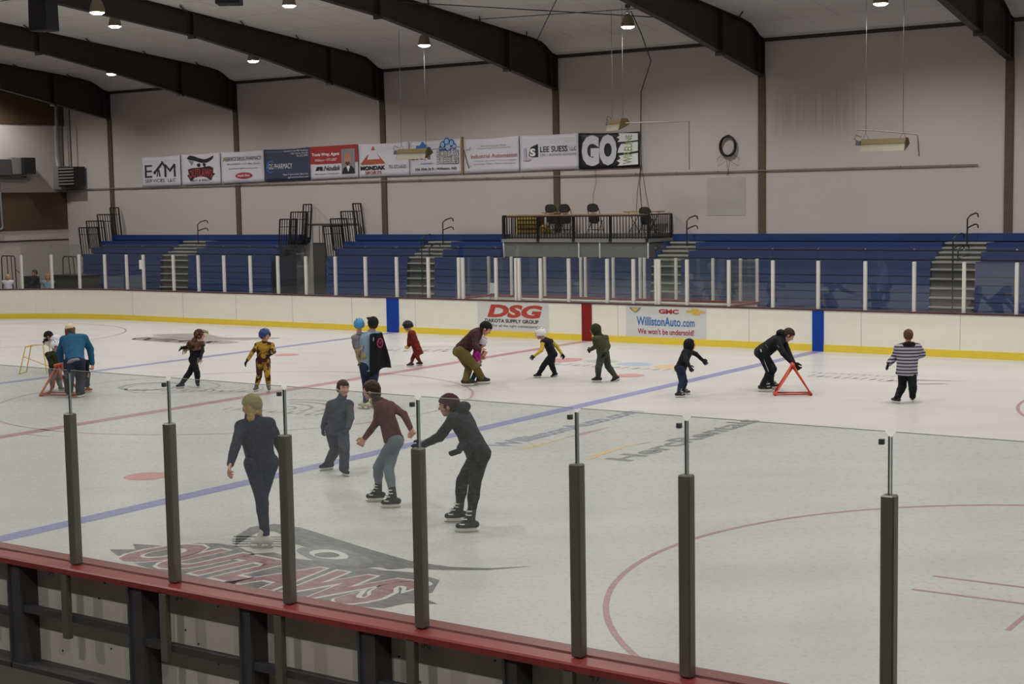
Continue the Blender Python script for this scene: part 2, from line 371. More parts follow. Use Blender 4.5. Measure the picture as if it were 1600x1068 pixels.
# ================================================================ HIGH BAY LAMPS
def make_lamp(x, y, z):
    r = thing('high_bay_lamp', '', 'ceiling lamp', (x, y, z), 'high bay lamps')
    MB().lathe([(.195, 0), (.20, .03), (.188, .12), (.165, .22), (.125, .30), (.085, .34), (.0, .345)], n=24).build('lamp_shade', M['lamp_shell'], r, smooth=True)
    MB().lathe([(.0, -.055), (.12, -.045), (.18, -.01), (.198, .02), (.0, .02)], n=24).build('lens', M['lens'], r, smooth=True)
    MB().lathe([(.0, .34), (.055, .34), (.07, .42), (.05, .50), (.0, .51)], n=16).build('ballast', M['chrome'], r, smooth=True)
    top = roof_z(y)-z
    MB().tube([(0, 0, .50), (0, 0, top)], .014, 8).box(-.06, .06, -.05, .05, min(.55, top-.12), min(.67, top-.02)).build('hanger', M['steel_dark'], r)
    return r
li = 0
spots_named = {(-23.81, 31.2): 'smallest lit lamp, farthest left under the beams', (-16.51, 31.2): 'lit lamp under the beam above the pharmacy banner',
               (-8.99, 31.2): 'lit lamp hanging above the bubble-logo banner', (-1.49, 31.2): 'lit lamp with cables running past it, above the tan heater',
               (6.17, 31.2): 'lit lamp at the top edge above the right heater', (-16.88, 25.4): 'lit lamp just right of the largest corner lamp',
               (-9.42, 25.4): 'lit lamp at the top edge between two beams', (-10.9, 19.6): 'largest lit lamp, near the black loudspeaker'}
proto = None
for (y, z, xs) in LAMP_ROWS:
    for x in xs:
        r = make_lamp(x, y, z)
        r['label'] = 'white-glowing bell-shaped lamp, ' + spots_named.get((x, y), 'over the ice or added over the near stands, outside the picture')
        ld = bpy.data.lights.new('lamp_light', 'SPOT'); ld.energy = LAMP_W*4; ld.color = LAMP_COLOR; ld.spot_size = math.radians(158); ld.spot_blend = .55; ld.shadow_soft_size = .19
        lo = bpy.data.objects.new('lamp_light', ld); COL.objects.link(lo); lo.parent = r; lo.location = (0, 0, -.09)

# ================================================================ FAR BOARDS AND GLASS
def far_path(step=.4):
    pts = [(X1-.2, YB), (-18.2, YB)]
    pts = [(x, YB) for x in np.linspace(X1-.2, -18.2, 60)]
    pts += [(-18.2-8.5*math.sin(t), YB-8.5+8.5*math.cos(t)) for t in np.linspace(.06, math.pi/2, 22)]
    return pts
def sweep(mb, path, y0, y1, z0, z1):
    """strip of rectangular section along the path; y0,y1 are outward offsets"""
    P_ = [np.array(p, float) for p in path]; n = len(P_); vs = []
    for i, p in enumerate(P_):
        d = P_[min(i+1, n-1)]-P_[max(i-1, 0)]; d /= np.linalg.norm(d); nn = np.array([d[1], -d[0]])   # outward
        for off, z in ((y0, z0), (y1, z0), (y1, z1), (y0, z1)):
            q = p + nn*off; vs.append((q[0], q[1], z))
    fs = [(4*i+k, 4*i+(k+1) % 4, 4*i+4+(k+1) % 4, 4*i+4+k) for i in range(n-1) for k in range(4)] + [(0, 1, 2, 3), (4*n-1, 4*n-2, 4*n-3, 4*n-4)]
    return mb.add(vs, fs)
fp = far_path()
d0 = np.array(fp[0])-np.array(fp[1])
FB = thing('dasher_boards', 'long cream rink boards on the far side with yellow kick strip and adverts', 'rink boards', (0, YB, 0))
def fsweep(y0, y1, z0, z1, name, m, path=fp):
    return sweep(MB(), path, y0, y1, z0, z1).build(name, m, FB, (0, YB, 0))
# path runs towards -X, so outward (+Y) is d rotated: (d_y,-d_x) = (0, 1)
fsweep(0, .08, 0, .985, 'board_face', M['boards'])
fsweep(-.014, 0, .0, .17, 'kick_plate', M['kick'])
fsweep(-.03, .16, .985, 1.018, 'cap_rail', M['maroon'])
MB().box(-6.80, -6.35, YB-.018, YB+.001, 0, .983).build('blue_line_mark', M['blue_mark'], FB, (0, YB, 0))
MB().box(6.37, 6.66, YB-.018, YB+.001, 0, .983).build('blue_line_mark', M['blue_mark'], FB, (0, YB, 0))
MB().box(-.15, .16, YB-.018, YB+.001, 0, .983).build('centre_line_mark', M['red_mark'], FB, (0, YB, 0))
mb = MB()
for x in list(np.arange(-17.6, -4, 2.37)) + [-1.9, .95, 2.1, 4.7, 7.6, 9.95, 12.3, 14.7]: mb.box(x-.003, x+.003, YB-.003, YB+.001, .17, .98)
mb.build('panel_seam', M['greyp'], FB, (0, YB, 0))
# advertising panels on the boards
def yq(x0, x1, z0, z1, y): return [(x0, y, z0), (x1, y, z0), (x1, y, z1), (x0, y, z1)]
def flat_text(parent, off, name, m, items, y, th=None):
    for it in items:
        txt, x0, x1, z0, z1 = it[:5]; kw = it[5] if len(it) > 5 else {}
        o = put_text(MB(), txt, yq(x0, x1, z0, z1, y), **kw).build(name, m, parent, off)
    return o
O = (0, YB, 0)
ad = MB().box(-3.55, -1.20, YB-.006, YB+.001, .185, .95).build('advert_panel', M['ad_grey'], FB, O)
yy = YB-.012
flat_text(ad, O, 'lettering', M['dsg'], [('DSG', -3.22, -1.50, .54, .90, dict(bold=.05, slant=.08))], yy)
flat_text(ad, O, 'lettering', M['ink'], [('DAKOTA SUPPLY GROUP', -3.30, -1.52, .40, .50, dict(bold=.03)), ('For all the right connections!', -3.05, -1.55, .26, .355)], yy)
ad = MB().box(1.20, 3.53, YB-.006, YB+.001, .185, .965).build('advert_panel', M['ad_grey'], FB, O)
flat_text(ad, O, 'lettering', M['blue'], [('WillistonAuto', 1.52, 2.80, .47, .70, dict(bold=.02)), ('.com', 2.83, 3.20, .47, .62, dict(bold=.015))], yy)
flat_text(ad, O, 'lettering', M['red'], [("We won't be undersold!", 1.55, 3.18, .25, .40, dict(bold=.02)), ('GMC', 2.17, 2.75, .785, .905, dict(bold=.05))], yy)
em = MB()
solid_poly(em, [(2.98, yy, .83), (3.12, yy, .83), (3.15, yy, .78), (3.36, yy, .78), (3.33, yy, .83), (3.50, yy, .83), (3.47, yy, .89), (3.33, yy, .89), (3.30, yy, .935), (3.10, yy, .935), (3.13, yy, .89), (2.96, yy, .89)], (0, -1, 0), .003)
em.build('emblem', M['gold'], ad, O)
em = MB(); solid_poly(em, [(1.30, yy, .93), (1.66, yy, .93), (1.60, yy, .86), (1.48, yy, .79), (1.36, yy, .86)], (0, -1, 0), .003); em.build('emblem', M['greyp'], ad, O)
em = MB(); solid_poly(em, [(1.36, yy-.004, .915), (1.60, yy-.004, .915), (1.48, yy-.004, .82)], (0, -1, 0), .003); em.build('emblem', M['gold'], ad, O)

# glass on the far boards
GX = [-24.9, -23.5, -22.12, -21.10, -20.05, -18.96, -17.92, -17.11, -15.70, -14.56, -13.42, -12.28, -11.12, -9.97, -8.80, -7.64, -6.47, -5.32, -4.24, -4.10, -2.97, -2.30, -2.20,
      -1.50, -.60, .59, 1.38, 2.05, 2.13, 2.94, 4.11, 5.30, 6.48, 7.66, 8.84, 10.0, 11.18, 12.36, 13.5]
def arc_y(x):
    if x >= -18.2: return YB
    dx = -18.2-x; return YB-8.5+math.sqrt(max(8.5**2-dx*dx, .3))
FG = thing('glass_barrier', 'clear glass shielding with white posts standing on the far cream boards', 'rink glass', (0, YB+.1, 1.02))
OG = (0, YB+.1, 1.02)
for x in GX:
    y = arc_y(x)+.08
    mb = MB().box(x-.035, x+.035, y-.03, y+.05, 1.018, 2.17)
    mb.build('post', M['post_white'], FG, OG)
for a, b in zip(GX[2:-1], GX[3:]):
    if b-a < .3: continue
    ya, yb = arc_y(a)+.08, arc_y(b)+.08
    g = MB(); g.add([(a+.01, ya+.005, 1.02), (b-.01, yb+.005, 1.02), (b-.01, yb+.005, 2.51), (a+.01, ya+.005, 2.51), (a+.01, ya+.017, 1.02), (b-.01, yb+.017, 1.02), (b-.01, yb+.017, 2.51), (a+.01, ya+.017, 2.51)],
          [(0, 1, 2, 3), (5, 4, 7, 6), (0, 3, 7, 4), (1, 5, 6, 2), (3, 2, 6, 7), (0, 4, 5, 1)])
    g.build('glass_pane', M['glass'], FG, OG)
    cl = MB().box(b-.02, b+.02, yb-.008, yb+.03, 2.44, 2.475); cl.build('corner_clip', M['chrome'], FG, OG)
tag(MB().box(-17.28, -17.12, YB+.06, YB+.07, 1.70, 2.0).build('notice', M['paper']), 'small white notice taped to the far glass on the left', 'notice')
tag(MB().box(-4.05, -3.88, 27.6, 27.61, 1.10, 1.40).build('notice', M['paper']), 'white notice sheet on the box glass left of the red advert', 'notice')

# players' boxes behind the far glass
PB = thing('players_box', 'glazed timekeeper and penalty box enclosure behind the far glass', 'penalty box', (0, 28.2, 0))
OP = (0, 28.2, 0)
MB().box(-4.5, 4.05, 28.16, 28.24, -.06, .98).box(-4.5, -4.42, YB+.2, 28.24, -.06, .98).box(3.97, 4.05, YB+.2, 28.24, -.06, .98).build('back_board', M['boards'], PB, OP)
MB().box(-4.55, 4.1, 28.12, 28.28, .98, 1.02).box(-4.55, -4.40, YB+.2, 28.2, .98, 1.02).box(3.93, 4.10, YB+.2, 28.2, .98, 1.02).build('cap_rail', M['cap_red'], PB, OP)
MB().box(-2.3, 4.0, YB+.17, YB+.5, .90, 1.05).build('counter', M['post_white'], PB, OP)
for x in (-4.5, -3.7, -2.55, -1.35, -1.2, -.3, .55, .68, 1.65, 2.75, 3.55, 4.02):
    MB().box(x-.03, x+.03, 28.17, 28.24, 1.02, 2.13).build('post', M['post_white'], PB, OP)
for a, b in ((-4.5, -3.7), (-3.7, -2.55), (-2.55, -1.35), (-1.2, -.3), (-.3, .55), (.68, 1.65), (1.65, 2.75), (2.75, 4.02)):
    MB().box(a, b, 28.2, 28.21, 1.02, 2.13).build('glass_pane', M['glass'], PB, OP)
for x in (-4.46, 4.01):
    MB().box(x, x+.01, YB+.2, 28.2, 1.02, 2.13).build('glass_pane', M['glass'], PB, OP)

# ================================================================ NEAR BOARDS AND GLASS
NB = thing('dasher_boards', 'near rink boards seen from behind with dark steel frame and red cap rail', 'rink boards', (14, 0, 0))
ON = (14, 0, 0)
NX0, NX1 = 2.0, 25.0
MB().box(NX0, NX1, .0, .05, .0, .97).build('board_panel', M['beige'], NB, ON)
MB().box(NX0, NX1, .05, .062, .0, .97).build('board_face', M['boards'], NB, ON)
cap = MB(); cap.prism([(-.20, .945), (-.20, .985), (-.185, .995), (-.05, .995), (-.045, .985), (-.035, .985), (-.03, 1.005), (.10, 1.005), (.115, .995), (.115, .95)], lambda p, q, t: (t, p, q), NX0, NX1)
cap.build('cap_rail', M['cap_red'], NB, ON)
for x, w_ in ((10.98, .13), (12.38, .13), (13.50, .09), (14.60, .13), (15.74, .09), (16.90, .14), (18.1, .1), (19.3, .13), (9.8, .13), (8.6, .1), (7.4, .1)):
    MB().box(x-w_/2, x+w_/2, -.17, .0, .06, .945).box(x-w_/2-.005, x-w_/2+.012, -.19, .0, .06, .945).build('upright', M['steel_dark'], NB, ON)
up = [7.4, 8.6, 9.8, 10.98, 12.38, 13.50, 14.60, 15.74, 16.90, 18.1, 19.3]
for i, (a, b) in enumerate(zip(up[:-1], up[1:])):
    z = .50 if i % 3 else .56
    MB().box(a+.05, b-.05, -.15, -.09, z, z+.055).build('cross_rail', M['steel_dark'], NB, ON)
MB().box(NX0, NX1, -.19, .0, .08, .14).build('bottom_channel', M['steel_dark'], NB, ON)
for i, (x, t) in enumerate(((11.18, '54'), (12.62, '51'), (14.92, '50'), (16.2, '49'))):
    mb = MB(); put_text(mb, t, [(x, -.004, .84), (x+.075, -.004, .84), (x+.075, -.004, .90), (x, -.004, .90)]); mb.build('lettering', M['greyp'], NB, ON)
mb = MB()
for _ in range(46):
    x = random.uniform(10, 19); z = random.uniform(.2, .9); mb.box(x, x+.012, -.006, .0, z, z+.012)
mb.build('bolt_heads', M['steel_dark'], NB, ON)
NG = thing('glass_barrier', 'tall scuffed near glass with dark grey posts along the red cap rail', 'rink glass', (14, -.06, 1.0))
OGN = (14, -.06, 1.0)
NPX = [7.95, 9.17, 10.39, 11.61, 12.70, 13.83, 14.98, 16.17, 16.90, 18.09, 19.3, 20.5]
for x in NPX:
    MB().box(x-.037, x+.037, -.105, -.03, 1.0, 2.17).build('post', M['post_dark'], NG, OGN, bevel=.008)
    MB().box(x-.033, x+.033, -.20, -.155, .44, .95).build('post_tail', M['post_dark'], NG, OGN)
def pane(a, b, y, z0, z1, c=.025):
    prof = [(a, z0), (b, z0), (b, z1-c), (b-c, z1), (a+c, z1), (a, z1-c)]
    return MB().prism(prof, lambda p, q, t: (p, t, q), y, y+.012)
M['edge'] = mat('glass_edge', (.05, .07, .06), .2); M['edge_light'] = mat('glass_edge_light', (.30, .36, .33), .2)
for a, b in zip(NPX[:-1], NPX[1:]):
    pane(a+.008, b-.008, -.065, 1.0, 2.50).build('glass_pane', M['glass_near'], NG, OGN)
    # polished pane edges: their bright and dark look painted into two colours
    MB().box(a+.004, a+.010, -.066, -.052, 2.17, 2.475).box(a+.03, b-.03, -.065, -.053, 2.499, 2.502).build('pane_edge', M['edge_light'], NG, OGN)
    MB().box(b-.010, b-.004, -.066, -.052, 2.17, 2.475).build('pane_edge', M['edge'], NG, OGN)
    MB().box(b-.06, b-.035, -.072, -.045, 2.43, 2.458).build('corner_clip', M['steel_dark'], NG, OGN)
# ================================================================ BLEACHERS (lower rows pushed in, upper rows open)
TIERS = [(35.35, 35.98, 2.58), (34.72, 35.40, 2.34), (34.25, 34.80, 2.09), (33.75, 34.35, 1.84)]
def bleacher(name_label, x0, x1, aisles, skip=()):
    """rows run along X; aisles = [(a,b)] openings"""
    r = thing('bleachers', name_label, 'bleachers', ((x0+x1)/2, 34.8, 0), 'blue telescopic bleachers'); off = ((x0+x1)/2, 34.8, 0)
    def spans(z):
        out = [(x0, x1)]
        for a, b in aisles:
            if z > 2.5: continue
            nx = []
            for p, q in out:
                if b <= p or a >= q: nx.append((p, q)); continue
                if a > p: nx.append((p, a))
                if b < q: nx.append((b, q))
            out = nx
        return out
    for i, (ya, yb, z) in enumerate(TIERS):
        if i in skip: continue
        sp = spans(z); se = MB(); ri = MB()
        for a, b in sp:
            se.box(a, b, ya, ya+.30, z-.215, z)                   # bench with a deep nose
            ri.box(a, b, ya+.04, yb, z-.30, z-.215)
            ri.box(a, b, ya+.28, yb, z-.16, z-.12)
        se.build('seat_row', M['bleach'], r, off); ri.build('riser', M['bleach_dark'], r, off)
    z = 1.64
    k = 0
    while z > .1:
        se = MB(); ri = MB()
        for a, b in spans(1.5):
            se.prism([(33.74-.012*k, z-.205), (33.80, z-.205), (33.80, z), (33.755-.012*k, z)], lambda p, q, t: (t, p, q), a, b)
            ri.box(a, b, 33.79, 33.95, z-.24, z)
        se.build('seat_row', M['bleach'], r, off); ri.build('riser', M['bleach_dark'], r, off)
        z -= .232; k += 1
    # plywood ends
    e = MB()
    for xx in (x0, x1-.03):
        e.prism([(33.80, -.05), (35.15, -.05), (35.15, 2.12), (34.7, 1.95), (34.2, 1.7), (33.8, 1.5)], lambda p, q, t: (t, p, q), xx, xx+.03)
    e.build('end_panel', M['bleach_dark'], r, off)
    for a, b in aisles:
        for i, z in enumerate([.33, .60, .86, 1.12, 1.38, 1.64]):
            MB().box(a, b, 33.62+.03*i, 33.98, z-.045, z).build('step', M['step'], r, off)
            MB().box(a, b, 33.74+.03*i, 33.80+.03*i, z-.26, z-.045).build('step_riser', M['step_riser'], r, off)
        for y, z in ((33.9, 1.84), (34.2, 1.96), (34.5, 2.09), (34.75, 2.21), (35.0, 2.34)):
            MB().box(a, b, y-.02, y+.42, z-.05, z).build('step', M['step'], r, off)
            MB().box(a, b, y+.03, y+.10, z-.20, z-.05).build('step_riser', M['step_riser'], r, off)
    return r
bleacher('left blue bleachers beside the tall end-wall corner', -28.98, -18.41, [(-24.35, -22.80)])
bleacher('middle blue bleachers between the service door and the platform', -15.65, -8.25, [(-11.92, -10.72)])
bleacher('blue bleacher rows folded under the raised platform', -8.25, -2.30, [], skip=(0, 1, 2))
bleacher('long right blue bleachers from the platform to the right edge', -2.30, 14.5, [(-2.20, -1.15), (6.68, 7.95)])

def aisle_rail(x, label, tops):
    r = thing('aisle_handrail', label, 'handrail', (x, 33.7, .3), 'aisle handrails'); off = (x, 33.7, .3)
    def hook(y, zt, zb):
        m = MB().tube([(x, y, zb), (x, y, zt-.16), (x+.05, y+.10, zt-.06), (x+.14, y+.30, zt), (x+.18, y+.36, zt-.03), (x+.19, y+.37, zt-.12)], .022, 8)
        m.tube([(x, y, zt-.42), (x+.06, y+.14, zt-.36), (x+.14, y+.30, zt-.31), (x+.18, y+.36, zt-.34), (x+.19, y+.37, zt-.42)], .02, 8)
        return m
    for y, zt, zb in tops: hook(y, zt, zb).build('handrail', M['black'], r, off)
for x, lab in ((-23.4, 'black hooked handrail in the leftmost bleacher aisle'), (-11.2, 'black hooked handrail in the middle bleacher aisle'),
               (-1.55, 'black hooked handrail beside the platform steps'), (7.35, 'black hooked handrail in the right bleacher aisle')):
    tops = [(34.9, 3.16, 2.2)]
    if x != -1.55 and x != -23.4: tops.append((33.66, 2.62, .33)); tops.append((34.1, 2.30, 1.84))
    aisle_rail(x, lab, tops)

def guard(x, y0, y1, z0, z1, lean, parent, off):
    m = MB(); h = z1-z0
    P_ = lambda y, z: (x+lean*(z-z0), y, z)
    m.bar(P_(y0, z1), P_(y1, z1), .045, .045); m.bar(P_(y0, z0), P_(y1, z0), .035, .035); m.bar(P_(y0, z1-.28), P_(y1, z1-.28), .025, .025)
    n = int((y1-y0)/.125)
    for i in range(n+1):
        y = y0+(y1-y0)*i/n; wd = .045 if i in (0, n) else .022
        m.bar(P_(y, z0), P_(y, z1), wd, wd, (0, 1, 0))
    return m.build('guard_panel', M['black'], parent, off)
def guard_set(x, lean, lab, ps):
    r = thing('bleacher_guardrail', lab, 'guardrail', (x, 34.6, 1.9), 'stepped bleacher end rails'); off = (x, 34.6, 1.9)
    for y0, y1, z0, z1 in ps: guard(x, y0, y1, z0, z1, lean, r, off)
GS = [(33.75, 34.75, 1.75, 2.92), (34.15, 35.05, 2.05, 3.18), (34.75, 35.65, 2.2, 3.44), (35.45, 35.9, 2.4, 3.72)]
guard_set(-18.35, .09, 'black stepped guardrail at the right end of the left bleachers', GS[1:])
guard_set(-15.62, -.12, 'black stepped guardrail right of the service door opening', GS)
guard_set(-29.0, -.12, 'black stepped guardrail at the far left end of the bleachers', GS)
tag(MB().box(-16.27, -15.70, 33.75, 33.80, .0, 2.33).build('side_curtain', M['blackrub']), 'dark upright panel closing the gap left of the middle bleachers', 'panel')
# service door in the long wall
dr = MB().box(-18.6, -15.9, YW-.05, YW-.01, 0, 2.95).build('door_1', M['wall']); tag(dr, kind='structure')
mb = MB().tube([(-18.66, YW-.08, 0), (-18.66, YW-.08, 2.88), (-18.60, YW-.08, 2.97), (-15.92, YW-.08, 2.97), (-15.84, YW-.08, 2.88), (-15.84, YW-.08, 0)], .03, 8)
for x in (-18.25, -17.9, -17.75): mb.box(x-.012, x+.012, YW-.07, YW-.05, 0, 2.9)
mb.build('door_frame', M['pipe'], dr)
tag(MB().box(-18.9, -18.72, YW-.03, YW, 1.55, 2.05).build('notice', M['paper']), 'small sign on the wall left of the service door', 'notice')

# ================================================================ RAISED PLATFORM
PF = thing('platform', 'raised grey announcer platform with black railing above the bleachers', 'platform', (-5.5, 34.4, 1.84)); OPF = (-5.5, 34.4, 1.84)
MB().box(-8.25, -2.68, 34.4, 35.95, 1.85, 2.34).build('base_panel', M['platform'], PF, OPF)
MB().box(-8.30, -2.60, 34.34, 35.97, 2.34, 2.45).build('deck', M['platform_edge'], PF, OPF)
MB().box(-8.20, -2.70, 34.72, 35.97, 2.45, 2.60).build('rear_deck', M['platform_edge'], PF, OPF)
for x in (-8.24, -5.25, -4.45, -2.66): MB().box(x-.02, x+.02, 34.36, 34.40, 1.75, 2.34).build('corner_strip', M['paper'], PF, OPF)
def railing(x0, x1, y0, y1, z0, z1, n, parent, off):
    m = MB(); a = np.array([x0, y0]); b = np.array([x1, y1])
    m.bar((x0, y0, z1), (x1, y1, z1), .045, .045); m.bar((x0, y0, z0+.05), (x1, y1, z0+.05), .04, .04)
    for i in range(n+1):
        p = a+(b-a)*i/n; wd = .055 if i in (0, n) else .022
        m.bar((p[0], p[1], z0-.02), (p[0], p[1], z1), wd, wd, (0, 1, 0))
    return m.build('railing', M['black'], parent, off)
for x0, x1 in ((-8.22, -6.85), (-6.82, -5.45), (-5.42, -4.05), (-4.02, -2.66)):
    railing(x0, x1, 34.37, 34.37, 2.45, 3.19, 12, PF, OPF)
for x in (-6.83, -5.43, -4.03, -2.68): MB().lathe([(.0, -.05), (.06, -.05), (.06, .05), (0, .05)], (x, 34.35, 2.42), 10).build('rail_foot', M['black'], PF, OPF)
railing(-8.27, -8.27, 34.4, 35.9, 2.45, 3.22, 12, PF, OPF); railing(-2.64, -2.64, 34.4, 35.9, 2.45, 3.22, 12, PF, OPF)
MB().box(-8.10, -2.95, 34.36, 34.68, 3.19, 3.25).build('counter_top', M['wood'], PF, OPF)

def make_chair():
    r = thing('folding_chair', 'c', 'folding chair', (0, 0, 0), 'black folding chairs on the platform')
    W = .22
    fr = MB()
    for s in (-1, 1):
        fr.tube([(s*W, .16, 0), (s*W, .02, .42), (s*W*.98, -.15, .80), (s*W*.8, -.17, .88), (s*W*.45, -.18, .93), (0, -.18, .945)], .012, 8)
        fr.tube([(s*W*.92, -.24, 0), (s*W*.92, .14, .43)], .011, 8)
    fr.tube([(-W, .12, .12), (W, .12, .12)], .009, 6).tube([(-W*.92, -.18, .14), (W*.92, -.18, .14)], .009, 6)
    fr.build('frame', M['black'], r)
    se = MB(); pts = smooth_loop([(-.2, -.08, .32), (.2, -.08, .32), (.2, -.13, .64), (-.2, -.13, .64)], 1); solid_poly(se, pts, (0, 1, .1), .035); se.build('seat', M['blackrub'], r)
    bk = MB(); pts = smooth_loop([(-.2, -.165, .68), (.2, -.165, .68), (.215, -.19, .86), (.12, -.2, .955), (-.12, -.2, .955), (-.215, -.19, .86)], 2); solid_poly(bk, pts, (0, 1, .1), .03); bk.build('backrest', M['blackrub'], r)
    MB().box(-.05, .05, -.205, -.19, .915, .93).build('hand_slot', M['chrome'], r)
    return r
ch0 = make_chair()
CHS = [(-6.63, 35.0, 3.14, 1.02, 'leftmost black folding chair on the platform, close against the next one'), (-6.08, 35.0, 3.14, 1.02, 'second black folding chair on the platform, beside the leftmost one'),
       (-4.98, 35.0, 3.14, 1.02, 'black folding chair standing alone mid-platform'), (-3.0, 34.95, 3.14, 1.0, 'black folding chair lower at the right end of the platform')]
for i, (x, y, rz, sc, lab) in enumerate(CHS):
    c = ch0 if i == 0 else copy_tree(ch0)
    c.location = (x, y, 2.60); c.scale = (1.0, 1, 1.04 if i < 3 else .90); c['label'] = lab
def folding_table(x, y, w_, lab):
    r = thing('folding_table', lab, 'folding table', (x, y, 2.60))
    MB().box(-w_/2, w_/2, -.3, .3, .68, .72).build('tabletop', M['wood'], r)
    lg = MB()
    for s in (-1, 1):
        lg.tube([(s*w_*.3-.22, 0, 0), (s*w_*.3+.22, 0, .68)], .012, 6).tube([(s*w_*.3+.22, 0, 0), (s*w_*.3-.22, 0, .68)], .012, 6)
    lg.build('legs', M['black'], r)
folding_table(-3.35, 35.35, 1.2, 'folding table with crossed black legs at the right end of the platform')
folding_table(-6.9, 35.55, .7, 'small folding table with crossed legs behind the leftmost chairs')
bx = thing('crate', 'brown and yellow crate stack at the left end of the platform', 'crate', (-7.6, 35.2, 2.60))
MB().box(-.48, .30, -.25, .25, 0, .62).build('body', M['brown'], bx)
for k in range(4): MB().box(-.5, .32, -.27, -.25, .04+.15*k, .13+.15*k).build('slat', M['yellow_misc'], bx)
yb_ = MB(); yb_.lathe([(.30, 0), (.34, .05), (.22, .20), (.10, .30), (0, .32)], (0, 0, 0), 14); o = yb_.build('cover', M['yellow_misc'], smooth=True); o.location = (-7.05, 34.98+.1, 2.60)
tag(o, 'low yellow heap on the platform floor beside the crate', 'cover')
o.scale = (.8, .8, 1)

# ================================================================ BANNERS
def banner(label, x0, x1, zb0, zb1, zt0, zt1, m, frame=False):
    r = thing('banner', label, 'banner', ((x0+x1)/2, YW-.1, (zb0+zt0)/2), 'advertising banners on the long wall'); off = ((x0+x1)/2, YW-.1, (zb0+zt0)/2)
    n, k = 16, 8; mb = MB(); vs = []
    ph = random.random()*6
    for j in range(k+1):
        for i in range(n+1):
            u, t = i/n, j/k; z = (zb0*(1-u)+zb1*u)*(1-t)+(zt0*(1-u)+zt1*u)*t; x = x0+.006+(x1-x0-.012)*u
            sag = -.03*math.sin(math.pi*u)*(t > .95)
            vs.append((x, YW-.07+.012*math.sin(7*u+3*t+ph)*math.sin(math.pi*t+.3), z+sag))
    fs = [(j*(n+1)+i, j*(n+1)+i+1, (j+1)*(n+1)+i+1, (j+1)*(n+1)+i) for j in range(k) for i in range(n)]
    mb.add(vs, fs); o = mb.build('cloth', m, r, off, smooth=True)
    sm = o.modifiers.new('thick', 'SOLIDIFY'); sm.thickness = .004
    W = x1-x0; H_ = zt0-zb0
    def q(a, b, c, d, y=YW-.095):
        f = lambda u, t: (x0+W*u, y, (zb0*(1-u)+zb1*u)*(1-t)+(zt0*(1-u)+zt1*u)*t)
        return [f(a, c), f(b, c), f(b, d), f(a, d)]
    for u_ in (.03, .97):
        for t_ in (.05, .93):
            gx = x0+W*u_; gz = (zb0*(1-u_)+zb1*u_)*(1-t_)+(zt0*(1-u_)+zt1*u_)*t_
            MB().tube([(gx, YW-.075, gz), (gx, YW-.004, gz)], .012, 6).build('eyelet', M['metal'], r, off)
    def txt(name, m_, items, lift=0):
        for it in items:
            kw = it[5] if len(it) > 5 else {}
            o = put_text(MB(), it[0], q(*it[1:5], y=YW-.095-lift), **kw).build(name, m_, r, off)
        return o
    def poly(name, m_, loops, y=YW-.094, sm_=0):
        mb = MB()
        for lp in loops:
            pts = [(x0+W*a, y, (zb0*(1-a)+zb1*a)*(1-b)+(zt0*(1-a)+zt1*a)*b) for a, b in lp]
            if sm_: pts = smooth_loop(pts, sm_)
            solid_poly(mb, pts, (0, -1, 0), .003)
        return mb.build(name, m_, r, off)
    return r, txt, poly, q, off
def circ(cx, cy, rx, ry, n=18): return [(cx+rx*math.cos(2*math.pi*k/n), cy+ry*math.sin(2*math.pi*k/n)) for k in range(n)]

r, txt, poly, q, off = banner('leftmost white banner with black E M lettering and a pump jack', -27.68, -25.34, 4.56, 4.58, 5.80, 5.83, M['banner'])
txt('lettering', M['ink'], [('E', .10, .29, .30, .72), ('M', .60, .88, .30, .72), ('SERVICES  LLC', .10, .88, .14, .25)])
poly('emblem', M['ink'], [[(.33, .48), (.37, .44), (.56, .74), (.54, .80)], [(.52, .84), (.58, .80), (.64, .62), (.58, .66), (.55, .74)], [(.45, .55), (.47, .55), (.50, .32), (.47, .32)], [(.45, .55), (.43, .55), (.40, .32), (.42, .32)], [(.32, .50), (.36, .48), (.38, .40), (.33, .42)]])
r, txt, poly, q, off = banner('white banner with a hat and maroon curved team name', -25.30, -23.06, 4.58, 4.61, 5.83, 5.86, M['banner'])
poly('emblem', M['ink'], [[(.18, .90), (.24, .96), (.36, .92), (.50, .84), (.62, .80), (.74, .84), (.86, .93), (.80, .80), (.68, .70), (.52, .70), (.40, .76), (.26, .80), (.17, .84)],
                          [(.40, .66), (.50, .70), (.50, .58), (.44, .56)], [(.56, .68), (.64, .68), (.62, .56), (.58, .58)]], sm_=1)
poly('emblem', M['greyp'], [[(.20, .80), (.34, .76), (.28, .62)]])
poly('lettering_shadow', M['ink'], [[(.16, .30), (.20, .22), (.24, .12), (.34, .22), (.50, .28), (.66, .22), (.76, .12), (.80, .26), (.86, .34), (.80, .36), (.82, .52), (.74, .58), (.5, .55), (.26, .54), (.18, .50), (.20, .36)]], y=YW-.090)
txt('lettering', M['red'], [('OUTLAWS', .20, .80, .20, .54, dict(bold=.03, warp=lambda x, y: (x, y*.8+.16*math.sin(math.pi*x))))])
txt('lettering', M['ink'], [('BAR & GRILL', .28, .74, .11, .17)])
r, txt, poly, q, off = banner('white pharmacy banner with small red oval', -23.03, -20.68, 4.61, 4.64, 5.86, 5.88, M['banner'])
txt('lettering', M['ink'], [('SERVICE DRUG PHARMACY', .13, .95, .70, .82), ('701.572.8737 | 317 Main Street', .15, .92, .55, .62), ('servicedrugpharmacy.com', .20, .86, .42, .48)])
poly('emblem', M['green'], [[(.05, .70), (.08, .70), (.10, .76), (.12, .70), (.14, .72), (.11, .78), (.13, .84), (.10, .82), (.08, .80), (.05, .84), (.07, .77)]])
poly('emblem', M['red'], [circ(.54, .22, .20, .10)])
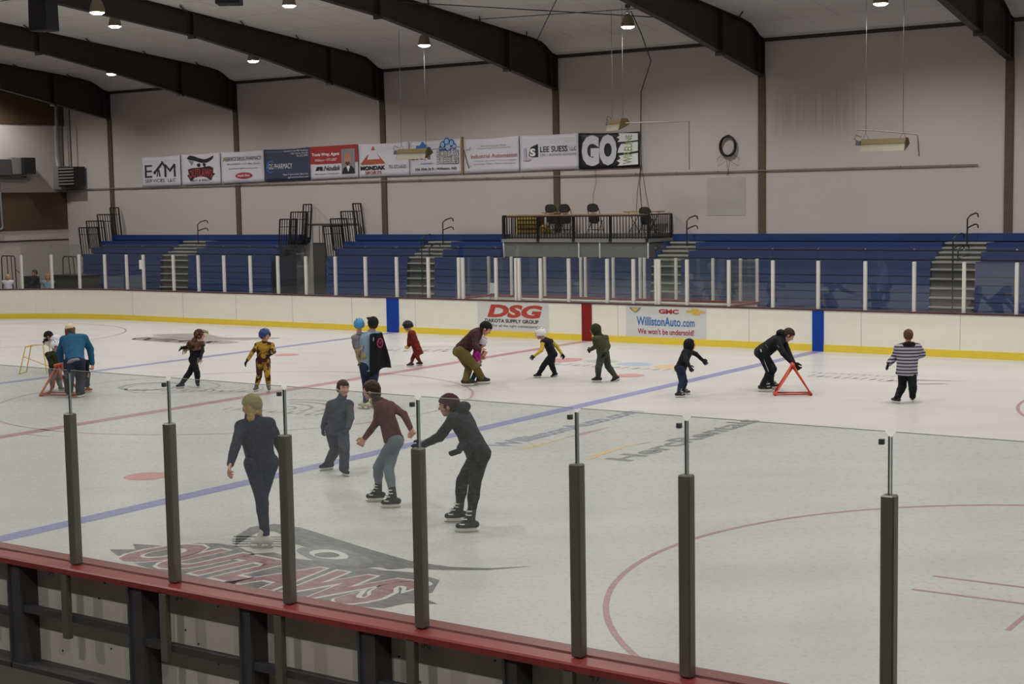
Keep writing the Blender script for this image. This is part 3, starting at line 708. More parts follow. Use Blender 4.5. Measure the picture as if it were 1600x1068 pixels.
txt('lettering', M['white'], [('Health Mart', .40, .68, .19, .26, dict(bold=.02))], lift=.006)
r, txt, poly, q, off = banner('dark slate pharmacy banner with blue ring and white letters', -20.66, -18.26, 4.63, 4.66, 5.88, 5.90, M['navy'])
txt('lettering', M['white'], [('GG PHARMACY', .10, .62, .38, .54), ('Located in the ND Building', .45, .96, .88, .94), ('1500 14th St. W #150', .60, .96, .80, .86), ('701.572.7979', .72, .96, .72, .78), ('Open 7 days a week | Drive thru', .42, .96, .16, .22), ('ggpharmacywilliston.com', .52, .96, .07, .13)])
ring = []
pts_o = [(.15+.095*math.cos(t), .45+.20*math.sin(t)) for t in np.linspace(.9, 5.4, 20)]; pts_i = [(.155+.07*math.cos(t), .45+.15*math.sin(t)) for t in np.linspace(5.4, .9, 20)]
poly('emblem', M['blue'], [pts_o+pts_i])
r, txt, poly, q, off = banner('red and white agent banner with a portrait photo', -18.24, -15.86, 4.66, 4.70, 5.90, 5.93, M['banner'])
poly('red_field', M['red'], [[(0, .47), (.93, .45), (.93, .47), (1, .47), (1, 1), (0, 1)]], y=YW-.088)
txt('lettering', M['white'], [('Travis Wray, Agent', .04, .62, .68, .80, dict(bold=.03)), ('Williston • 577-5007', .10, .56, .54, .62)])
txt('lettering', M['ink'], [('Nodak', .28, .62, .25, .40, dict(bold=.01, slant=.1)), ('Insurance Company', .09, .60, .12, .19, dict(slant=.03))])
poly('emblem', M['ink'], [[(.11, .26), (.14, .38), (.26, .38), (.26, .26), (.20, .26), (.20, .32), (.17, .26)]])
ph = poly('portrait', M['greyp'], [[(.66, .12), (.94, .12), (.94, .88), (.66, .88)]], y=YW-.093)
poly('portrait', M['ink'], [[(.665, .13), (.70, .30), (.78, .36), (.86, .36), (.92, .28), (.935, .13)]], y=YW-.097)
poly('portrait', M['skinp'], [circ(.79, .58, .075, .20)], y=YW-.098)
poly('portrait', M['white'], [[(.765, .34), (.80, .18), (.835, .34), (.80, .38)]], y=YW-.101)
poly('portrait', M['brown'], [[(.74, .44), (.79, .36), (.84, .44), (.82, .50), (.79, .47), (.76, .50)]], y=YW-.102)
r, txt, poly, q, off = banner('white sports shop banner with a split rust-red triangle', -15.84, -13.44, 4.70, 4.71, 5.93, 5.95, M['banner'])
poly('emblem', M['rust'], [[(.30, .92), (.26, .80), (.34, .80)], [(.04, .38), (.20, .68), (.16, .52), (.44, .52), (.38, .68), (.54, .38)]])
txt('lettering', M['ink'], [('MONDAK', .04, .54, .20, .33, dict(bold=.05)), ('701-572-6635', .60, .94, .22, .33)])
txt('lettering', M['rust'], [('SPORTS', .13, .46, .08, .17, dict(bold=.02))])
r, txt, poly, q, off = banner('white banner with blue house and bubble cluster', -13.42, -11.10, 4.71, 4.72, 5.95, 5.97, M['banner'])
poly('emblem', M['blue'], [[(.14, .66), (.14, .86), (.20, .84), (.27, .97), (.34, .84), (.34, .66), (.30, .66), (.30, .76), (.26, .76), (.26, .66)]])
poly('emblem', M['blue'], [circ(.385, .73, .045, .08)])
txt('lettering', M['ink'], [('Lodge', .04, .42, .40, .60, dict(bold=.02)), ('326 35th St E - Williston, ND', .11, .92, .12, .20, dict(bold=.03)),])
txt('lettering', M['blue'], [('Laundry', .22, .46, .28, .37, dict(slant=.1))])
poly('emblem', M['blue'], [circ(cx, cy, rr, rr*2) for cx, cy, rr in ((.66, .84, .055), (.74, .92, .06), (.83, .88, .055), (.76, .78, .07), (.88, .78, .045), (.62, .74, .04), (.69, .72, .04))], y=YW-.092)
poly('emblem', M['sky'], [circ(cx, cy, rr, rr*2) for cx, cy, rr in ((.66, .84, .036), (.74, .92, .04), (.83, .88, .036), (.76, .78, .048), (.88, .78, .028))], y=YW-.097)
txt('lettering', M['ink'], [("BUBBA'S", .54, .97, .50, .69, dict(bold=.06)), ('BUBBLES', .54, .97, .29, .48, dict(bold=.06))])
txt('lettering', M['white'], [("BUBBA'S", .55, .96, .515, .675), ('BUBBLES', .55, .96, .305, .465)], lift=.006)
r, txt, poly, q, off = banner('white automation banner with thin red letters', -10.98, -8.60, 4.72, 4.74, 5.93, 5.97, M['banner'])
txt('lettering', M['red'], [('Industrial Automation', .14, .97, .42, .54)])
txt('lettering', M['greyp'], [('Electrical • Controls • Panels', .32, .78, .74, .79), ('Programming • Instrumentation', .26, .86, .67, .72), ('Consulting and Design • Service • Support', .18, .95, .31, .36), ('Oil and Gas • Water • Power • Automation', .18, .93, .23, .28), ('M', .06, .12, .64, .71), ('E', .12, .15, .70, .76), ('C', .02, .06, .46, .53), ('R', .05, .09, .28, .35), ('U', .11, .14, .17, .24)])
r, txt, poly, q, off = banner('white accountants banner with black and lilac monogram', -8.57, -6.18, 4.74, 4.76, 5.97, 5.98, M['banner'])
txt('lettering', M['ink'], [('LEE SUESS', .36, .82, .50, .66, dict(bold=.015)), ('LLC', .86, .97, .52, .62)])
txt('lettering', M['greyp'], [('CPA + BUSINESS ADVISORS', .36, .97, .39, .46)])
poly('emblem', M['lilac'], [[(.07, .28), (.07, .62), (.12, .66), (.12, .36), (.20, .36), (.18, .28)]])
poly('emblem', M['ink'], [[(.16, .42), (.22, .38), (.32, .38), (.32, .74), (.20, .66), (.18, .60)]])
txt('lettering', M['white'], [('S', .18, .28, .40, .62, dict(bold=.05))], lift=.006)
r, txt, poly, q, off = banner('black framed banner with huge white GO letters', -6.16, -3.80, 4.74, 4.76, 5.96, 5.92, M['ink'])
poly('ragged_field', M['white'], [[(.66, .97), (.97, .95), (.97, .76), (.80, .73), (.64, .72), (.68, .80), (.63, .85), (.68, .90)], [(.70, .66), (.97, .72), (.97, .46), (.82, .42), (.64, .42), (.66, .54)], [(.66, .34), (.97, .40), (.97, .08), (.64, .06), (.68, .14), (.63, .20), (.69, .26)]], y=YW-.093)
txt('lettering', M['banner'], [('G', .05, .34, .08, .93, dict(bold=.07)), ('O', .34, .63, .08, .94, dict(bold=.07))])
mb = MB(); a, b, c, d = q(.72, .88, .10, .92, YW-.101)
put_text(mb, 'WIRELINE', [b, c, (c[0]-.24, c[1], c[2]-.0), (b[0]-.36, b[1], b[2])], bold=.01); mb.build('lettering', M['green'], r, off)
rr_ = MB().box(-11.08, -11.02, YW-.08, YW, 4.7, 6.02).build('wood_batten', M['wood']); tag(rr_, 'short wooden batten between the bubble banner and the automation banner', 'batten')

# conduit, pipes, hose
mb = MB().box(XE+.1, 7.3, YW-.085, YW-.052, 4.52, 4.555)
for x in np.arange(-31, 7.2, 1.5): mb.box(x-.012, x+.012, YW-.06, YW, 4.51, 4.57)
tag(mb.build('conduit', M['pipe']), 'long grey conduit running along the wall under the banners', 'conduit')
mb = MB()
for k in range(7):
    rr = .30+.012*(k % 3); cx = -.60+.01*math.sin(k*2); cz = 5.33+.012*math.cos(k*3)
    mb.tube([(cx+rr*.86*math.sin(t), YW-.06-.018*k, cz+rr*math.cos(t)) for t in np.linspace(0, 2*math.pi, 28)], .014, 6)
for s in (-1, 1): mb.tube([(-.60+s*.12, YW-.1, 5.1), (-.60+s*.38, YW-.1, 4.95), (-.60+s*.36, YW-.1, 4.70), (-.60+s*.05, YW-.1, 4.88), (-.6, YW-.08, 4.50), (-.62+s*.03, YW-.08, 4.40)], .007, 6)
mb.tube([(-.6, YW-.005, 5.68), (-.6, YW-.18, 5.66)], .02, 6)
tag(mb.build('coiled_hose', M['blackrub'], smooth=True), 'black hose coiled on a wall hook right of the banners', 'hose')
mb = MB().tube([(-3.75, YW-.12, 5.6), (-3.74, YW-.12, 4.8), (-3.80, YW-.12, 4.2), (-3.72, YW-.12, 3.3)], .012, 6).tube([(-3.75, YW-.1, 4.9), (-3.9, YW-.1, 4.0), (-3.95, YW-.1, 3.3)], .008, 6).tube([(-3.75, YW-.1, 4.9), (-3.6, YW-.1, 4.0), (-3.45, YW-.1, 3.3)], .008, 6)
mb.tube([(-1.55, 31.5, 9.2), (-1.45, 31.9, 8.6), (-1.9, 33.3, 7.9), (-3.7, YW-.15, 7.2), (-3.75, YW-.12, 5.6)], .016, 6)
tag(mb.build('cable', M['blackrub']), 'black cable dropping from the roof past the GO banner to the platform', 'cable')
tag(MB().tube([(-5.50, YW-.1, 4.7), (-5.48, YW-.1, 4.3), (-5.6, YW-.1, 3.9), (-5.62, YW-.1, 3.2)], .006, 6).build('cable', M['blackrub']), 'thin wire hanging below the GO letters to the platform', 'cable')

# ================================================================ RADIANT HEATERS
def heater(x, y, z, L_, label, yaw, pipe):
    r = thing('radiant_heater', label, 'hanging heater', (x, y, z), 'tan radiant heaters', yaw)
    A = L_/2
    MB().prism([(-.16, .0), (-.10, .14), (.10, .14), (.20, .02), (.14, -.02), (.0, .08), (-.10, .0)], lambda p, q, t: (t, p, q), -A, A).build('housing', M['heater'], r)
    MB().prism([(-.19, -.20), (-.165, -.20), (-.115, .01), (-.14, .01)], lambda p, q, t: (t, p, q), -A, A).build('reflector', M['reflector'], r)
    MB().prism([(-.19, -.20), (-.10, .15), (.10, .15), (.22, .0), (.05, -.10)], lambda p, q, t: (t, p, q), A, A+.02).build('end_plate', M['heater'], r)
    MB().prism([(-.12, -.02), (-.10, .10), (.08, .10), (.08, -.02)], lambda p, q, t: (t, p, q), -A-.16, -A-.04).tube([(-A-.10, 0, .08), (-A-.22, -.05, .16), (-A-.16, -.05, .26), (-A-.03, 0, .2)], .012, 6).build('burner', M['steel_dark'], r)
    for s in (-1, 1):
        MB().tube([(s*A*.85, 0, .30), (s*A*.85, 0, roof_z(y)-z)], .006, 6).tube([(s*A*.85-.08, 0, .14), (s*A*.85, 0, .30), (s*A*.85+.08, 0, .14)], .006, 6).build('hanger_wire', M['trim'], r)
    if pipe: MB().tube(pipe, .018, 6).build('gas_pipe', M['pipe'], r)
heater(-9.75, 31.5, 5.33, 1.25, 'tan tube heater hanging in front of the house and bubble banner', -.05, [(.6, .1, .1), (1.9, .1, .15), (1.98, .15, .05), (1.98, .4, -.55)])
heater(-2.10, 31.6, 5.95, .78, 'stubby tan heater hanging above the GO banner, seen end-on', -.55, [(.5, .0, .0), (1.35, 1.2, .0), (1.60, 1.5, -.0), (1.60, 1.5, -1.4)])
heater(6.18, 31.5, 5.07, 1.20, 'tan tube heater hanging at the far right in front of bare wall', .02, [(-.75, 0, .40), (-.2, 0, .36), (.85, .1, .22), (.88, .1, .10), (.88, .2, -.35)])

# unit heater and cabinet on the end-wall side
r = thing('unit_heater', 'grey box unit heater with louvres hanging near the wall corner', 'unit heater', (-31.9, 35.6, 5.1), None)
MB().box(-.85, -.25, -.25, .3, -.55, .45).build('cabinet', M['metal'], r)
MB().box(-.30, .72, -.30, .3, -.42, .40).build('grille_box', M['black'], r)
lv = MB()
for k in range(6): lv.prism([(-.36, -.36+.13*k), (-.30, -.30+.13*k), (-.30, -.34+.13*k)], lambda p, q, t: (t, p, q), -.26, .70)
lv.build('louvres', M['metal'], r)
MB().tube([(-.62, 0, .4), (-.72, 0, .8), (-.72, 0, 3.1)], .12, 12).build('duct', M['metal'], r)
MB().tube([(-.30, 0, .4), (-.30, 0, 3.2)], .03, 8).tube([(.22, 0, .4), (.22, 0, 3.2)], .03, 8).build('hanger_rod', M['trim'], r)
r = thing('wall_unit', 'grey control box with black cover on the end wall at the left edge', 'wall unit', (-32.5, 33.3, 5.5))
MB().box(0, .3, -.35, .10, -.30, .38).build('cabinet', M['metal'], r); MB().box(0, .5, .10, .68, -.30, .38).build('cover', M['black'], r)
MB().box(0, .3, -1.3, -.4, -.35, .3).build('machine_body', M['steel_dark'], r); MB().tube([(.1, -1.3, -.4), (.1, .5, -.42)], .04, 8).tube([(.1, -.9, -.5), (.1, .6, -.55)], .03, 8).build('pipework', M['pipe'], r)
tag(MB().tube([(-32.45, 32.0, 2.9), (-32.45, 32.45, 2.9), (-32.45, 32.5, 3.0), (-32.45, 32.45, 4.9), (-32.45, 32.3, 5.1)], .05, 8).build('drain_pipe', M['metal']), 'pale bent pipe on the brown panel at the left edge', 'pipe')

# loudspeakers
def speaker(x, y, z, lab, rz):
    r = thing('loudspeaker', lab, 'loudspeaker', (x, y, z), 'black ceiling loudspeakers', rz)
    MB().prism([(-.33, -.55), (.33, -.55), (.30, .55), (-.30, .55)], lambda p, q, t: (p, t, q), -.28, .28).build('cabinet', M['blackrub'], r, bevel=.02)
    MB().prism([(-.28, -.50), (.28, -.50), (.26, .50), (-.26, .50)], lambda p, q, t: (p, t, q), -.30, -.28).build('grille', M['black'], r)
    MB().lathe([(0, -.565), (.05, -.56), (.05, -.55), (0, -.55)], (0, 0, 0), 10).build('badge', M['chrome'], r)
    tz = roof_z(y)-z-.01
    MB().tube([(-.2, 0, .55), (-.2, 0, tz)], .015, 6).tube([(.2, 0, .55), (.2, 0, tz)], .015, 6).tube([(-.25, -.1, .3), (-.5, -.1, .45), (-.4, -.05, .7), (-.9, 0, .42), (-1.9, .2, .4)], .012, 6).build('cable', M['black'], r)
speaker(-14.83, 21.0, 9.33, 'black loudspeaker box hanging at the upper left', .25)
speaker(-8.45, 22.0, 9.62, 'black loudspeaker just poking in at the top edge', .6)
# sag rods of the roof bracing
mb = MB().tube([(-7.0, 34.6, 8.85), (-.3, 26.2, 9.65)], .016, 6).tube([(-7.0, 27.5, 9.55), (.4, 33.8, 8.95)], .016, 6).tube([(-9, 30.2, 9.3), (-1, 31.1, 9.2)], .012, 6)
tag(mb.build('bracing_rod', M['trim']), 'crossed thin bracing rods under the roof above the GO banner', 'bracing')

# stuff behind the boards at far left
for x, y, lab, lg in ((-24.2, 29.2, 'black tubular gate frame on the dark bin right of the spectators', .04), (-27.8, 29.2, 'black tubular gate frame at the very left edge behind the glass', -1.31)):
    r = thing('tubular_frame', lab, 'rail frame', (x, y, 1.25)); m = MB()
    m.tube([(-.42, 0, lg), (-.40, 0, .62), (-.33, 0, .70), (.33, 0, .70), (.40, 0, .62), (.44, 0, lg)], .022, 8)
    for s in (-.2, .05): m.tube([(s, .15, lg), (s-.01, .1, .70)], .018, 6)
    m.build('rail', M['black'], r); MB().tube([(.4, 0, .2), (.9, .2, -.25)], .012, 6).build('stay', M['black'], r)
r = thing('equipment_bin', 'dark grey bin standing behind the glass below the tubular frame', 'bin', (-24.0, 29.2, 0))
MB().prism([(-.75, -.05), (.8, -.05), (.95, 1.24), (-.85, 1.24)], lambda p, q, t: (p, t, q), -.4, .4).build('body', M['bin'], r); MB().box(-.9, 1.0, -.45, .45, 1.24, 1.29).build('rim', M['black'], r)
for x, lab in ((-26.1, 'black seat back behind the glass, beside the blond child'), (-24.75, 'dark red-topped seat behind the glass, between two spectators')):
    r = thing('bench_seat', lab, 'seat', (x, 28.9, 0), 'seats behind the far glass')
    MB().box(-.42, .42, -.05, .08, .45, 1.22).build('backrest', M['blackrub'], r, bevel=.03); MB().box(-.42, .42, -.5, .0, .40, .48).build('seat', M['blackrub'], r)
    MB().box(-.40, -.35, -.45, -.4, -.06, .42).box(.35, .40, -.45, -.4, -.06, .42).box(-.4, -.35, 0, .05, -.06, .42).box(.35, .4, 0, .05, -.06, .42).build('legs', M['steel_dark'], r)

# ================================================================ PAINT IN THE ICE
T = .002
def ring(cx, cy, r0, w_, name, m, a0=0, a1=2*math.pi, n=96):
    mb = MB(); vs = []; 
    for i in range(n+1):
        t = a0+(a1-a0)*i/n
        for rr in (r0-w_/2, r0+w_/2): vs.append((cx+rr*math.cos(t), cy+rr*math.sin(t), T))
    mb.add(vs, [(2*i, 2*i+1, 2*i+3, 2*i+2) for i in range(n)]); return mb.build(name, m, ICE)
def disc(cx, cy, rx, ry, name, m, z=T):
    mb = MB(); mb.add([(cx+rx*math.cos(2*math.pi*k/40), cy+ry*math.sin(2*math.pi*k/40), z) for k in range(40)], [tuple(range(40))]); return mb.build(name, m, ICE)
def flat(name, m, quads, z=T):
    mb = MB()
    for qd in quads: mb.add([(x, y, z) for x, y in qd], [tuple(range(len(qd)))])
    return mb.build(name, m, ICE)
def line(a, b, w_):
    a = np.array(a, float); b = np.array(b, float); d = b-a; d /= np.linalg.norm(d); n_ = np.array([-d[1], d[0]])*w_/2
    return [a-n_, b-n_, b+n_, a+n_]
def worn_marks(name, m, o, xd, yd, n):
    # a line of lettering too worn to read: short upright and slanting strokes
    o, xd, yd = (np.array(v, float) for v in (o, xd, yd)); rs = np.random.RandomState(n); qs = []
    for k in range(n):
        a = o+xd*(k+.15)/n; w_ = xd*.22/n; h_ = yd*(.7+.3*rs.rand()); s_ = xd*(rs.rand()-.3)*.35/n
        qs.append([a, a+w_, a+w_+h_+s_, a+h_+s_])
        if k % 2: c_ = a+yd*.35*rs.rand(); qs.append([c_, c_+xd*.6/n, c_+xd*.6/n+yd*.16, c_+yd*.16])
    return flat(name, m, qs)
for x in (-6.50, 6.50): flat('blue_line', M['i_blue'], [[(x-.145, .1), (x+.145, .1), (x+.145, YB-.01), (x-.145, YB-.01)]])
flat('centre_line', M['i_red'], [[(-.145, .1), (.145, .1), (.145, YB-.01), (-.145, YB-.01)]])
ring(0, 13.35, 4.57, .055, 'centre_circle', M['i_redfaint'])
for cx, cy in ((17.8, 6.4), (17.8, 20.0), (-17.7, 6.4), (-17.7, 20.0)):
    ring(cx, cy, 4.57, .06, 'face_off_circle', M['i_red']); disc(cx, cy, .3, .3, 'face_off_dot', M['i_dot'])
for cx, cy in ((4.93, 6.6), (-4.93, 6.6), (4.95, 19.98), (-4.93, 20.05)): disc(cx, cy, .31, .31, 'neutral_zone_dot', M['i_dot'])
flat('hash_mark', M['i_red'], [line((16.03, 6.69), (17.1, 6.70), .05), line((16.03, 6.10), (17.15, 6.12), .05), line((17.19, 5.2), (17.19, 5.9), .05), line((-17.0, 20.3), (-15.8, 20.3), .05), line((-17.0, 19.7), (-15.8, 19.7), .05)])
flat('crease_mark', M['i_redfaint'], [line((.15, 8.3), (.75, 8.3), .05)])
def gtext(name, m, txt, o, xd, yd, **kw):
    """text painted flat: o bottom-left corner, xd vector along the line, yd vector up the letters"""
    o, xd, yd = (np.array([*v, 0.]) for v in (o, xd, yd)); z = np.array([0, 0, T])
    mb = MB(); put_text(mb, txt, [o+z, o+xd+z, o+xd+yd+z, o+yd+z], **kw); return mb.build(name, m, ICE)
gtext('advert_lettering', M['i_navy'], 'WillistonAuto.com', (7.95, 11.0), (-.05, 4.4), (-.40, 0), bold=.03)
flat('advert_swoosh', M['i_yellow'], [[(8.20, 10.9), (8.30, 11.2), (8.27, 12.3), (8.18, 11.5)]]); flat('advert_swoosh', M['i_redfaint'], [[(8.22, 12.2), (8.34, 12.6), (8.30, 13.6), (8.2, 12.9)]])
gtext('advert_lettering', M['i_dark'], 'HercRentals', (10.22, 10.85), (-.05, 4.5), (-.44, 0), bold=.03)
mb = MB(); P1 = [(9.56, 10.7), (9.45, 11.2), (9.42, 11.8), (9.50, 12.2), (9.64, 12.5)]; P2 = [(9.60, 12.52), (9.56, 12.2), (9.52, 11.8), (9.56, 11.3), (9.62, 10.75)]
mb.add([(x, y, T) for x, y in P1+P2], [tuple(range(10))]); mb.build('advert_swoosh', M['i_yellow'], ICE)
# near hat-and-name logo by the near boards
HX = lambda pts: [(x, y, T) for x, y in pts]
mb = MB()
hat = [(9.08, 4.14), (8.74, 4.50), (8.55, 4.93), (8.68, 5.2), (9.09, 5.2), (9.77, 4.98), (10.54, 4.74), (11.21, 4.56), (11.71, 4.57), (12.08, 4.72), (12.43, 5.02), (12.13, 4.66), (11.75, 4.43), (11.43, 4.32), (11.14, 4.28), (10.8, 4.26), (10.51, 4.27), (10.1, 4.39), (9.71, 4.51), (9.46, 4.58), (9.15, 4.80), (8.95, 4.90), (8.84, 4.72)]
mb.add(HX(hat), [tuple(range(len(hat)))]); mb.build('team_logo_hat', M['i_black'], ICE)
flat('team_logo_hatching', M['i_black'], [[(8.72, 4.48+0), (9.31, 4.79), (9.35, 4.74), (8.76, 4.43)], [(8.80, 4.38), (9.37, 4.69), (9.41, 4.64), (8.84, 4.33)], [(8.88, 4.29), (9.43, 4.60), (9.47, 4.55), (8.92, 4.25)], [(8.97, 4.21), (9.50, 4.50), (9.54, 4.46), (9.01, 4.17)], [(9.08, 4.13), (9.56, 4.41), (9.60, 4.37), (9.12, 4.09)]])
def blob(name, m, pts, z): mb = MB(); l = smooth_loop([(x, y, z) for x, y in pts], 2); mb.add(l, [tuple(range(len(l)))]); return mb.build(name, m, ICE)
blob('team_logo_face', M['i_dark'], [(9.78, 4.50), (9.95, 4.66), (10.4, 4.60), (10.94, 4.34), (10.91, 4.07), (10.45, 4.02), (10.13, 4.13), (9.8, 4.3)], T*1.4)
blob('team_logo_eye', M['i_white'], [(9.95, 4.32), (10.1, 4.55), (10.45, 4.46), (10.60, 4.26), (10.3, 4.14)], T*1.8)
blob('team_logo_eye', M['i_black'], [(10.10, 4.30), (10.20, 4.45), (10.43, 4.38), (10.40, 4.22), (10.2, 4.19)], T*2.2)
blob('team_logo_face', M['i_black'], [(10.80, 4.25), (11.08, 4.45), (11.40, 4.35), (11.23, 4.14), (11.1, 4.22), (10.9, 4.05)], T*1.8)
shadow = [(8.02, 3.62), (8.45, 3.74), (8.60, 4.00), (8.83, 4.12), (9.12, 4.13), (9.36, 4.03), (9.54, 3.97), (9.68, 4.12), (10.03, 4.01), (10.65, 4.14), (11.2, 4.10), (11.54, 4.19), (11.95, 4.08), (12.18, 3.66), (12.13, 3.50), (12.48, 3.36), (12.21, 3.24), (12.13, 2.99), (11.55, 2.80), (10.7, 2.80), (9.79, 2.83), (8.87, 2.96), (8.3, 3.15), (8.0, 3.3), (8.25, 3.45)]
mb = MB(); mb.add([(x, y, T) for x, y in shadow], [tuple(range(len(shadow)))]); mb.build('team_logo_name_shadow', M['i_black'], ICE)
wp = lambda x, y: (x, y*(1-.10*math.sin(math.pi*x))+.03*math.sin(6*x))
for nm, m_, b_, z_ in (('team_logo_name_outline', M['i_white'], .085, T*1.5), ('team_logo_name', M['i_maroon'], .045, T*2)):
    mb = MB(); k = .045 if b_ > .05 else .0
    put_text(mb, 'OUTLAWS', [(8.28-k, 2.98-k, z_), (11.85+k, 2.92-k, z_), (12.00+k, 3.98+k, z_), (8.45-k, 3.98+k, z_)], bold=b_, warp=wp); mb.build(nm, m_, ICE)
# far hat-and-name logo
blob('team_logo_hat', M['i_far'], [(-12.9, 22.6), (-12.3, 23.4), (-11.5, 23.7), (-10.8, 23.3), (-10.0, 22.9), (-9.3, 23.3), (-8.3, 23.7), (-8.4, 23.0), (-9.3, 22.4), (-10.4, 22.2), (-11.6, 22.3)], T)
blob('team_logo_name_shadow', M['i_far'], [(-12.4, 22.2), (-11.6, 22.4), (-10.4, 22.2), (-8.9, 22.3), (-8.4, 21.9), (-8.8, 21.3), (-9.8, 21.1), (-11.5, 21.2), (-12.4, 21.5)], T)
gtext('team_logo_name', M['i_redfaint'], 'OUTLAWS', (-12.3, 21.35), (3.1, .0), (.05, .6), bold=.03)
# other faded adverts in the ice
ring(-3.05, 13.9, .62, .12, 'advert_ring', M['i_grey'])
ring(-2.5, 14.0, .95, .06, 'advert_ring', M['i_greyfaint'])
for k in range(3): ring(-1.2, 14.3, .30+.2*k, .05, 'advert_swirl', M['i_greyfaint'], -2.4+k*.5, 1.0+k*.4)
worn_marks('advert_marks', M['i_greyfaint'], (-2.9, 13.2), (2.4, .9), (-.15, .32), 12)
for k in range(4): ring(1.75, 12.65, .30+.30*k, .07, 'advert_swirl', M['i_grey'], -.3+k*.15, 1.9+k*.1)
worn_marks('advert_marks', M['i_grey'], (.9, 12.0), (2.6, .35), (-.1, .36), 13)
worn_marks('advert_marks', M['i_greyfaint'], (-4.0, 21.5), (2.6, 1.0), (-.3, .7), 11); ring(-2.5, 23.0, .5, .08, 'advert_ring', M['i_greyfaint'])
for (x, y, rx, ry, c) in ((2.05, 22.0, .36, .50, 'i_dot'), (2.95, 22.15, .40, .32, 'i_green'), (3.95, 21.95, .42, .36, 'i_sky'), (4.95, 21.85, .42, .34, 'i_yellow')):
    disc(x, y, rx, ry, 'advert_spot', M[c])
worn_marks('advert_marks', M['i_grey'], (2.0, 21.05), (3.6, .0), (.0, .40), 14)
worn_marks('advert_marks', M['i_grey'], (8.3, 21.45), (1.9, -.05), (.0, .42), 10); worn_marks('advert_marks', M['i_greyfaint'], (8.1, 22.1), (1.9, 0), (.0, .25), 12)
flat('advert_swoosh', M['i_grey'], [[(9.9, 21.3), (10.6, 21.75), (11.5, 22.1), (10.5, 21.95)], [(10.8, 21.2), (11.3, 21.5), (11.1, 21.55), (10.7, 21.3)]])

# ================================================================ SKATING TRAINERS
def trainer(label, base, yaw, m, W=.62, H_=.56, D=.34):
    r = thing('skating_trainer', label, 'skating aid', base, 'triangular push frames on the ice', yaw); k = .030
    A0, A1 = (-W/2, -D/2, k), (W/2, -D/2, k); B0, B1 = (-W/2, D/2, k), (W/2, D/2, k); TA, TB = (0, -.06, H_), (0, .06, H_)
    MB().tube([TA, A0, A1, TA], k, 10).build('front_triangle', m, r, smooth=True)
    MB().tube([TB, B0, B1, TB], k, 10).build('rear_triangle', m, r, smooth=True)
    MB().tube([A0, B0], k, 10).tube([A1, B1], k, 10).build('runner', m, r, smooth=True)
    MB().tube([(0, -.16, H_+.01), (0, .16, H_+.01)], k*1.2, 10).build('handle', m, r, smooth=True)
trainer('bright red triangular skating frame pushed by the man in black', (9.26, 18.62, 0), .50, M['orange'], W=.66, H_=.56, D=.26)
trainer('orange-red triangular skating frame held by the adult in the blue jacket', (-3.62, 12.02, 0), .42, M['orange2'], W=.64, H_=.60, D=.40)
r = thing('skating_trainer', 'thin pale tube skating frame at the far left behind the stooping child', 'skating aid', (-7.55, 14.4, 0), None, .6); k = .014
MB().tube([(-.2, -.25, k), (-.05, -.2, .62), (.35, -.2, .66), (.42, -.25, k)], k, 8).build('front_frame', M['gold'], r); MB().tube([(-.2, .25, k), (-.05, .2, .62), (.35, .2, .66), (.42, .25, k)], k, 8).build('rear_frame', M['gold'], r)
MB().tube([(-.2, -.25, k), (-.2, .25, k)], k, 8).tube([(-.05, -.2, .62), (-.05, .2, .62)], k, 8).tube([(-.1, -.22, .4), (.4, .2, .1)], k*.7, 8).build('cross_bar', M['gold'], r)
